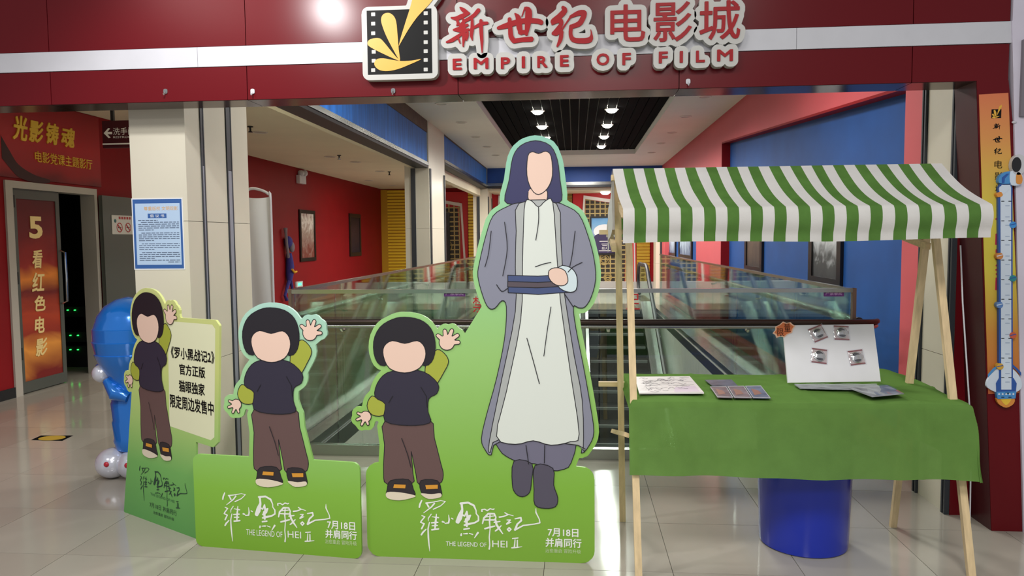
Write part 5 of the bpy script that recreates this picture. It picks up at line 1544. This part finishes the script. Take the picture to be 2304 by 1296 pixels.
# table cloth draped over the board
M_CLOTH = cloth_mat('green_table_cloth', (112, 152, 78), trans=.30, clear=.10, noise=.06, bump=.12)
tc_ = thing('table_cloth', (.95, 3.66, .765), 'thin green cloth draped over the stall table', 'tablecloth')
TX0, TX1, TY0, TY1, TZ = .262, 1.700, 3.335, 3.985, .768
DROP = .335
def cloth(s, q):
    x = TX0 - .045 + (TX1 - TX0 + .045 + .31) * s
    y = TY0 - DROP + (TY1 - TY0 + DROP + .04) * q
    ox = max(TX0 - x, 0); ox2 = max(x - TX1, 0); oy = max(TY0 - y, 0); ob = max(y - TY1, 0)
    cx_, cy_ = min(max(x, TX0), TX1), min(max(y, TY0), TY1)
    rip = .004 * math.sin(x * 9 + y * 4) + .003 * math.sin(y * 23 + x * 5)
    z = TZ + abs(rip) * .6
    drop = max(oy, ox2, ox, ob)
    r_ = .018
    z -= max(0, drop - r_ * .5) if drop > r_ else drop * drop / (2 * r_)
    out = min(drop, r_)
    px_, py_ = cx_, cy_
    if oy > 0:
        py_ -= min(oy, r_) + .055 * (oy / DROP) + .012 * (oy / DROP) * math.sin(x * 7 + .6) + .006 * (oy / DROP) * math.sin(x * 19)
    if ox2 > 0:
        px_ += min(ox2, r_) * .8 + .012 * min(1, ox2 / .2) + .008 * math.sin(y * 16) * min(1, ox2 / .1)
        if oy > 0: px_ += .008 * (oy / DROP); py_ -= .012 * (ox2 / .36) * (oy / DROP)
        z += .05 * math.exp(-((y - 3.80) / .16) ** 2) * min(1, ox2 / .05) * math.exp(-ox2 / .12)
    if ox > 0: px_ -= ox * .5
    if ob > 0: py_ += min(ob, r_)
    if y > 3.7: z += .03 * math.exp(-((x - 1.60) / .08) ** 2) * (y - 3.7) / .25
    # fold creases
    for fx in (.62, 1.08, 1.5):
        if oy == 0: z += .005 * math.exp(-((x - fx) / .008) ** 2)
        else: py_ -= .0035 * math.exp(-((x - fx) / .008) ** 2)
    if oy == 0: z += .005 * math.exp(-((y - 3.66) / .008) ** 2)
    return (px_, py_, z)
mb = MB(); mb.grid(cloth, 130, 70); mb.put('cloth', M_CLOTH, tc_, True)

# blue bin under the table
bx, by = 1.115, 3.655
bn_ = thing('waste_bin', (bx, by, 0), 'round blue plastic bin under the green tablecloth', 'bin')
M_BIN = mat('blue_plastic', (22, 46, 168), .22, spec=.5, coat=.2)
MB().lathe([(.170, .012), (.196, .0), (.204, .006), (.206, .03), (.224, .60), (.236, .605), (.238, .63), (.228, .635), (.219, .628), (.200, .03), (.0, .026)], (bx, by, 0), 56).put('body', M_BIN, bn_, True)
for a in (-62, 118):
    t = math.radians(a); c = (bx + .226 * math.cos(t), by + .226 * math.sin(t), .55); e = (-math.sin(t), math.cos(t))
    o_ = (math.cos(t) * .03, math.sin(t) * .03)
    MB().tube([(c[0] - e[0] * .055, c[1] - e[1] * .055, c[2] + .03), (c[0] - e[0] * .055 + o_[0], c[1] - e[1] * .055 + o_[1], c[2]), (c[0] + e[0] * .055 + o_[0], c[1] + e[1] * .055 + o_[1], c[2]), (c[0] + e[0] * .055, c[1] + e[1] * .055, c[2] + .03)], .011, 8).put('handle', M_BIN, bn_, True)

# white display board leaning on the table with badges in clear bags
TT = .779
e0, e1 = PZ(1773, 861, TT), PZ(1982, 860, TT)
EF = Fr(e0 + (e1 - e0) * 0, e1 - e0, (0, .36, .933))
bw_ = float(np.linalg.norm(e1 - e0)); bh_ = .292
db = thing('display_board', e0 + (e1 - e0) / 2, 'white blank board leaning on the stall table behind the badges', 'board')
M_FOAM = mat('white_foam_board', (228, 227, 232), .45, noise=.03)
flat('panel', [[(0, 0), (bw_, .004), (bw_, bh_ + .004), (0, bh_)]], EF, M_FOAM, 0, -.012, db)
a = EF.p3((bw_ * .5, bh_ * .7), -.013); b = np.array((a[0], a[1] + .11, TT))
MB().bar(a, b, .05, .006).put('prop', M_FOAM, db)
lb = thing('display_tag', EF.p3(EF.px(1760, 742), .003), 'small orange spiky tag with black characters on the corner of the white board', 'tag')
rr = random.Random(2)
c = EF.px(1760, 742)
spk = []
for k in range(16):
    a = 2 * math.pi * k / 16; r = (.056 if k % 2 == 0 else .047) * (1 + rr.uniform(-.07, .07))
    spk.append((c[0] + r * math.cos(a), c[1] + r * .72 * math.sin(a) + .32 * r * math.cos(a)))
flat('card', [spk], EF, mat('pale_peach_card', (236, 190, 160), .5), .004, .001, lb)
flat('face', [[(c[0] + (x - c[0]) * .86, c[1] + (y - c[1]) * .86) for x, y in spk]], EF, mat('orange_card', (214, 112, 60), .5), .0046, None, lb)
text('lettering', '限', EF, (c[0] - .034, c[1] - .034, c[0] - .002, c[1] + .006), M_INK, .0052, lb, bold=.02)
text('lettering', '量', EF, (c[0] + .002, c[1] - .012, c[0] + .034, c[1] + .030), M_INK, .0052, lb, bold=.02)
M_FILM = film_mat('clear_film_bag', .10)
M_BADGE = mat('glossy_badge', (206, 204, 204), .12, metal=.7, coat=1)
M_BADK = mat('badge_dark_print', (52, 44, 54), .25, coat=1)
M_STRIPE = mat('dull_red_stripe', (142, 76, 84), .5)
for (x, y), ang, lab in (((1838, 752), 22, 'bagged round badge at the top left of the white board, tilted'), ((1891, 752), -3, 'bagged round badge at the top centre of the white board, straight'), ((1842, 803), -8, 'bagged round badge at the lower left of the white board'), ((1926, 808), 7, 'bagged round badge at the lower right of the white board')):
    c = EF.px(x, y); a = math.radians(ang); ca, sa = math.cos(a), math.sin(a)
    def R_(p): return (c[0] + p[0] * ca - p[1] * sa, c[1] + p[0] * sa + p[1] * ca)
    t = thing('badge', EF.p3(c, .004), lab, 'badge', 'badges in clear bags on the white board')
    h_ = .037
    flat('printed_card', [[R_(p) for p in ((-h_, -h_), (h_, -h_), (h_, h_), (-h_, h_))]], EF, mat('pale_pink_card', (206, 188, 190), .5), .0018, .0004, t)
    for yy in (-h_, h_ - .007): flat('stripe', [[R_(p) for p in ((-h_, yy), (h_, yy), (h_, yy + .007), (-h_, yy + .007))]], EF, M_STRIPE, .0024, None, t)
    mb = MB(); n_ = 24
    rings = [(.029, .002), (.0285, .006), (.022, .0095), (.012, .0115), (.001, .012)]
    vs = [EF.p3(R_((r * math.cos(2 * math.pi * k / n_), r * math.sin(2 * math.pi * k / n_))), d) for r, d in rings for k in range(n_)]
    mb.add(vs, [(i * n_ + k, i * n_ + (k + 1) % n_, (i + 1) * n_ + (k + 1) % n_, (i + 1) * n_ + k) for i in range(4) for k in range(n_)] + [tuple(4 * n_ + k for k in range(n_))])
    mb.put('badge_disc', M_BADGE, t, True)
    for p in (smooth_loop([(-.022, .010), (-.012, .022), (.004, .020), (.016, .012), (.004, .012), (-.010, .008)], 3), smooth_loop([(-.016, -.014), (0, -.011), (.016, -.014), (.010, -.022), (-.010, -.022)], 3)):
        flat('badge_print', [[R_(q) for q in p]], EF, M_BADK, .0125, None, t)
    vs = []
    mb = MB()
    def bag(s, q):
        x_, y_ = -.043 + .086 * s, -.041 + .082 * q
        d = .0032 + .0105 * max(0, 1 - (x_ / .036) ** 4) * max(0, 1 - (y_ / .036) ** 4) + .0012 * math.sin(x_ * 300) * math.cos(y_ * 240)
        return EF.p3(R_((x_, y_)), max(d, .003))
    mb.grid(bag, 14, 14); mb.put('clear_bag', M_FILM, t, True)

# prints lying on the cloth
TF = Fr((0, 0, TT + .001), (1, 0, 0), (0, 1, 0))
def sheet(nm, pts, m, label, cat, th=.003, grp=None):
    p = [TF.px(*q) for q in pts]
    o = thing(nm, TF.p3(np.mean(p, axis=0), 0), label, cat, grp)
    flat('sheet', [p], TF, m, th, 0, o)
    return o, p
M_SKETCH = mat('pale_sketch_print', (222, 216, 216), .35)
o, p = sheet('art_print', ((1428, 850), (1552, 849), (1584, 886), (1438, 887)), M_SKETCH, 'pale sketch print lying at the left end of the green tablecloth', 'print', .006)
P4 = np.array(p)
def bil(s, q): return tuple((P4[3] * (1 - s) + P4[2] * s) * (1 - q) + (P4[0] * (1 - s) + P4[1] * s) * q)
rr = random.Random(11); lns = []
for k in range(60):
    s0, q0 = rr.uniform(.05, .8), rr.uniform(.1, .9); l_ = rr.uniform(.06, .22); b_ = rr.uniform(-.12, .12)
    lns.append((smooth_line([bil(s0, q0), bil(s0 + l_ * .5, min(.96, max(.04, q0 + b_))), bil(min(.96, s0 + l_), min(.96, max(.04, q0 + b_ * .3)))], 4), False))
tag(ink('sketch_lines', lns, TF, o, .0066, .0026, mat('grey_violet_ink', (104, 92, 108), .5)), kind='stuff')
flat('tint', [[bil(.55, .05), bil(.95, .05), bil(.95, .4), bil(.6, .3)]], TF, mat('lilac_tint_print', (206, 188, 206), .4), .0063, None, o)
M_CARDD = mat('grey_photo_print', (92, 96, 112), .3, noise=.4, nscale=30)
sheet('photo_card', ((1586, 856), (1646, 855), (1660, 869), (1602, 869)), M_CARDD, 'dark grey photo card lying behind the row of three cards', 'card')
cards = (((1597, 871), (1634, 870), (1650, 896), (1614, 895)), ((1636, 870), (1674, 869.5), (1692, 896.5), (1652, 896)), ((1676, 869.5), (1712, 869), (1734, 897), (1694, 896.5)))
for pts, rgb, nm, lab in zip(cards, ((120, 104, 108), (124, 108, 112), (104, 110, 132)), 'abc', ('first card from the left of three overlapping photo cards on the cloth', 'middle card of three photo cards side by side on the cloth', 'bluish last card of three photo cards side by side on the cloth')):
    o, p = sheet('photo_card', pts, mat('photo_print_' + nm, rgb, .3, noise=.35, nscale=26), lab, 'card', .003, 'three photo cards in a row')
    c4 = np.array(p); cc = c4.mean(0)
    flat('border', [[tuple(q) for q in c4], [tuple(cc + (q - cc) * .9) for q in c4]], TF, mat('pale_card_border', (168, 168, 176), .4), .0034, None, o)
    flat('warm_tint', [[tuple(cc + (q - cc) * f) for q, f in zip(c4, (.5, .2, .35, .6))]], TF, mat('rust_print', (140, 96, 80), .4), .0036, None, o)
def bagsheet(nm, pts, label, seed, up=0):
    p = np.array([TF.px(*q) for q in pts]); rr = random.Random(seed)
    o = thing(nm, TF.p3(p.mean(0), 0), label, 'bag')
    flat('print', [[tuple(q) for q in p]], TF, mat('silver_print', (150, 152, 158), .35, noise=.35, nscale=22), up + .003, up, o)
    def f(s, q):
        c = (p[3] * (1 - s) + p[2] * s) * (1 - q) + (p[0] * (1 - s) + p[1] * s) * q
        return TF.p3(c, up + .0065 + .003 * math.sin(s * 17 + seed) * math.sin(q * 6 + 1))
    mb = MB(); mb.grid(f, 24, 6); mb.put('clear_film', M_FILM, o, True)
bagsheet('clear_bag', ((1787, 866), (1972, 866), (1984, 879), (1800, 875)), 'crumpled clear bag lying along the foot of the white board', 3)
bagsheet('clear_bag', ((1912, 880), (1996, 873), (2034, 892), (1962, 899)), 'clear bag with a bluish print at the right front of the cloth', 6, .0105)

# ================================================================== RIGHT: ORANGE BANNER AND HEIGHT CHART
OF_ = Fr((0, FV - .0015, 0), (1, 0, 0), (0, 0, 1))
M_OB = ramp_mat('orange_yellow_banner_print', [(0, (190, 98, 52)), (.2, (206, 140, 60)), (.42, (214, 198, 70)), (.62, (212, 196, 74)), (.85, (214, 146, 80)), (1, (212, 118, 78))], 'Z', float(OF_.px(2250, 885)[1]), float(OF_.px(2250, 210)[1]), rough=.4)
ob = thing('orange_banner', OF_.p3(OF_.px(2258, 885), 0), 'orange and yellow vertical banner on the leaning red portal leg', 'banner')
flat('sheet', [[OF_.px(*q) for q in ((2202, 213), (2268, 209), (2296, 884), (2223, 886))]], OF_, M_OB, .003, .0005, ob)
sx = lambda x, y: OF_.px(2190 + x / 3.5, 190 + y / 3.5)
p, q = sx(138, 268), sx(218, 195)
flat('emblem', [[(p[0], p[1]), (q[0], p[1]), (q[0], q[1]), (p[0], q[1])]], OF_, M_INK, .0036, None, ob)
for pts in (((176, 258), (160, 235), (156, 205), (168, 200), (178, 225)), ((176, 262), (150, 248), (142, 236), (152, 230)), ((176, 264), (160, 270), (142, 262), (150, 254), (205, 250)), ((180, 250), (190, 210), (200, 175), (218, 160), (222, 175), (205, 205))):
    flat('emblem_petal', [[sx(*t) for t in pts]], OF_, M_SIGNY, .0040, None, ob)
ss = {}
for nm, bb in (('xin', (150, 308, 210, 360)), ('shi', (152, 408, 222, 455)), ('ji', (162, 502, 220, 552))):
    st = BRUSH[nm]; P_ = np.array([p_[:2] for l in st for p_ in l]); lo, hi = P_.min(0), P_.max(0)
    sc = (bb[2] - bb[0]) / (hi[0] - lo[0])
    k_ = PXM / 3.5 * sc * .93
    strokes = [[(*sx(bb[0] + (x - lo[0]) * sc, bb[1] + (y - lo[1]) / (hi[1] - lo[1]) * (bb[3] - bb[1])), w_ * k_) for x, y, w_ in l] for l in st]
    flat('lettering', outline(strokes=strokes, margin=0, cell=.0016), OF_, M_INK, .0038, None, ob)
for ch, (l, t, r, b) in zip('电影城', ((162, 598, 226, 662), (164, 692, 224, 756), (166, 790, 226, 850))):
    p, q = sx(l, b), sx(r, t)
    text('lettering', ch, OF_, (p[0], p[1], q[0], q[1]), M_INK, .0038, ob, bold=.006)
M_MAG = mat('magenta_print', (190, 40, 70), .5)
for ch, y in zip('请自觉排队', (482, 522, 556, 590, 624)):
    p, q = OF_.px(2239, y + 28), OF_.px(2267, y)
    text('lettering', ch, OF_, (p[0], p[1], q[0], q[1]), M_MAG, .0038, ob, fat=.002)
HF = Fr((0, FV - .0190, 0), (1, 0, 0), (0, 0, 1))
hc = thing('height_chart', HF.p3(HF.px(2262, 905), 0), 'tall rocket shaped height chart with white scale over the orange banner', 'height chart')
M_CHB = mat('chart_blue', (40, 84, 160), .4); M_CHW = mat('chart_white', (206, 218, 232), .4); M_CHL = mat('chart_light_blue', (70, 140, 200), .4); M_CHO = mat('chart_orange', (214, 140, 60), .4)
hp2 = lambda pts, n=0: (smooth_loop([HF.px(*q) for q in pts], 3) if n else [HF.px(*q) for q in pts])
flat('fin', [hp2([(2248, 832), (2232, 840), (2221, 858), (2222, 872), (2246, 880)], 1)], HF, M_CHW, .002, -.012, hc)
flat('fin', [hp2([(2276, 832), (2290, 842), (2298, 858), (2297, 874), (2280, 880)], 1)], HF, M_CHW, .002, -.012, hc)
flat('fin_edge', [hp2([(2249, 822), (2236, 834), (2222, 850), (2222, 842), (2234, 828), (2247, 820)])], HF, M_CHL, .0026, None, hc)
flat('fin_edge', [hp2([(2275, 822), (2287, 834), (2297, 846), (2297, 838), (2288, 828), (2276, 818)])], HF, M_CHB, .0026, None, hc)
flat('flame', [hp2([(2243, 895), (2262, 892), (2281, 895), (2280, 908), (2263, 917), (2246, 908)], 1)], HF, M_CHO, .003, -.012, hc)
flat('flame_core', [hp2([(2250, 896), (2263, 894), (2275, 896), (2268, 908), (2260, 910)], 1)], HF, mat('chart_yellow', (230, 190, 60), .4), .0036, None, hc)
flat('strip', [hp2([(2245, 424), (2250, 412), (2273, 412), (2277, 424), (2278, 880), (2247, 880)])], HF, M_CHB, .004, -.012, hc)
flat('hull', [hp2([(2247, 850), (2240, 862), (2241, 882), (2284, 882), (2286, 862), (2279, 850)])], HF, M_CHB, .006, -.012, hc)
flat('hull_band', [hp2([(2240, 881), (2285, 880), (2283, 896), (2243, 897)])], HF, M_CHL, .007, -.012, hc)
for x in (2246, 2254, 2262, 2270, 2278): flat('rivet', [ellipse(*HF.px(x, 886), .005, .005, 10)], HF, M_CHW, .0076, None, hc)
flat('scale', [hp2([(2249, 422), (2252, 416), (2271, 416), (2273, 422), (2274, 876), (2251, 876)])], HF, M_CHW, .0066, None, hc)
mb = MB()
for k in range(11):
    y = 453 + 44 * k
    for x0_, x1_ in ((2251, 2258), (2267, 2274)):
        q = [HF.px(x0_, y + .8), HF.px(x1_, y + .8), HF.px(x1_, y - .8), HF.px(x0_, y - .8)]
        mb.add([HF.p3(t, .0072) for t in q], [(0, 1, 2, 3)])
mb.put('scale_marks', M_INK, hc)
mb = MB()
for k in range(20):
    y = 462 + 22 * k + (k % 2) * 3
    q = [HF.px(2260, y + 2), HF.px(2270, y + 2), HF.px(2270, y), HF.px(2260, y)]
    mb.add([HF.p3(t, .0070) for t in q], [(0, 1, 2, 3)])
mb.put('faint_print', mat('faint_blue_print', (160, 176, 200), .5), hc)
for (x, y), m in (((2277, 506), mat('planet_blue', (60, 140, 210), .4)), ((2247, 576), mat('planet_ochre', (200, 130, 70), .4)), ((2277, 626), mat('planet_teal', (40, 130, 140), .4)), ((2247, 686), mat('planet_violet_blue', (90, 130, 190), .4)), ((2277, 754), mat('planet_red', (200, 90, 60), .4)), ((2248, 824), mat('planet_yellow', (206, 160, 60), .4))):
    c = HF.px(x, y)
    flat('planet', [ellipse(c[0], c[1], .016, .016, 20)], HF, m, .010, -.012, hc)
    flat('planet_band', [[(c[0] - .014, c[1] - .003), (c[0] + .014, c[1] + .004), (c[0] + .013, c[1] + .008), (c[0] - .015, c[1] + .001)]], HF, M_CHW if x == 2247 else M_CHB, .0106, None, hc)
as_ = hc
flat('astronaut_pack', [hp2([(2246, 412), (2246, 398), (2258, 388), (2272, 388), (2274, 412)], 1)], HF, M_CHL, .011, -.012, as_)
flat('astronaut_stripe', [hp2([(2251, 400), (2262, 391), (2268, 391), (2258, 402), (2257, 412), (2251, 412)])], HF, M_CHB, .0116, None, as_)
flat('astronaut_body', [hp2([(2270, 388), (2284, 386), (2296, 392), (2296, 414), (2272, 416)], 1)], HF, M_CHW, .012, -.012, as_)
flat('astronaut_glove', [hp2([(2284, 390), (2292, 390), (2297, 402), (2294, 414), (2283, 412)], 1)], HF, M_CHO, .014, -.012, as_)
flat('astronaut_foot', [hp2([(2240, 436), (2250, 432), (2254, 440), (2244, 444)], 1)], HF, M_CHO, .0085, -.012, as_)
flat('astronaut_leg', [hp2([(2248, 420), (2270, 418), (2268, 426), (2254, 438), (2248, 434)], 1)], HF, M_CHW, .008, -.012, as_)
c = HF.px(2286, 371)
flat('astronaut_helmet', [ellipse(c[0] + .006, c[1], .034, .050, 24)], HF, mat('helmet_white', (196, 196, 200), .4), .014, -.012, as_)
flat('astronaut_visor', [ellipse(c[0] - .006, c[1], .022, .036, 24)], HF, mat('visor_black', (30, 28, 30), .15), .016, .0141, as_)
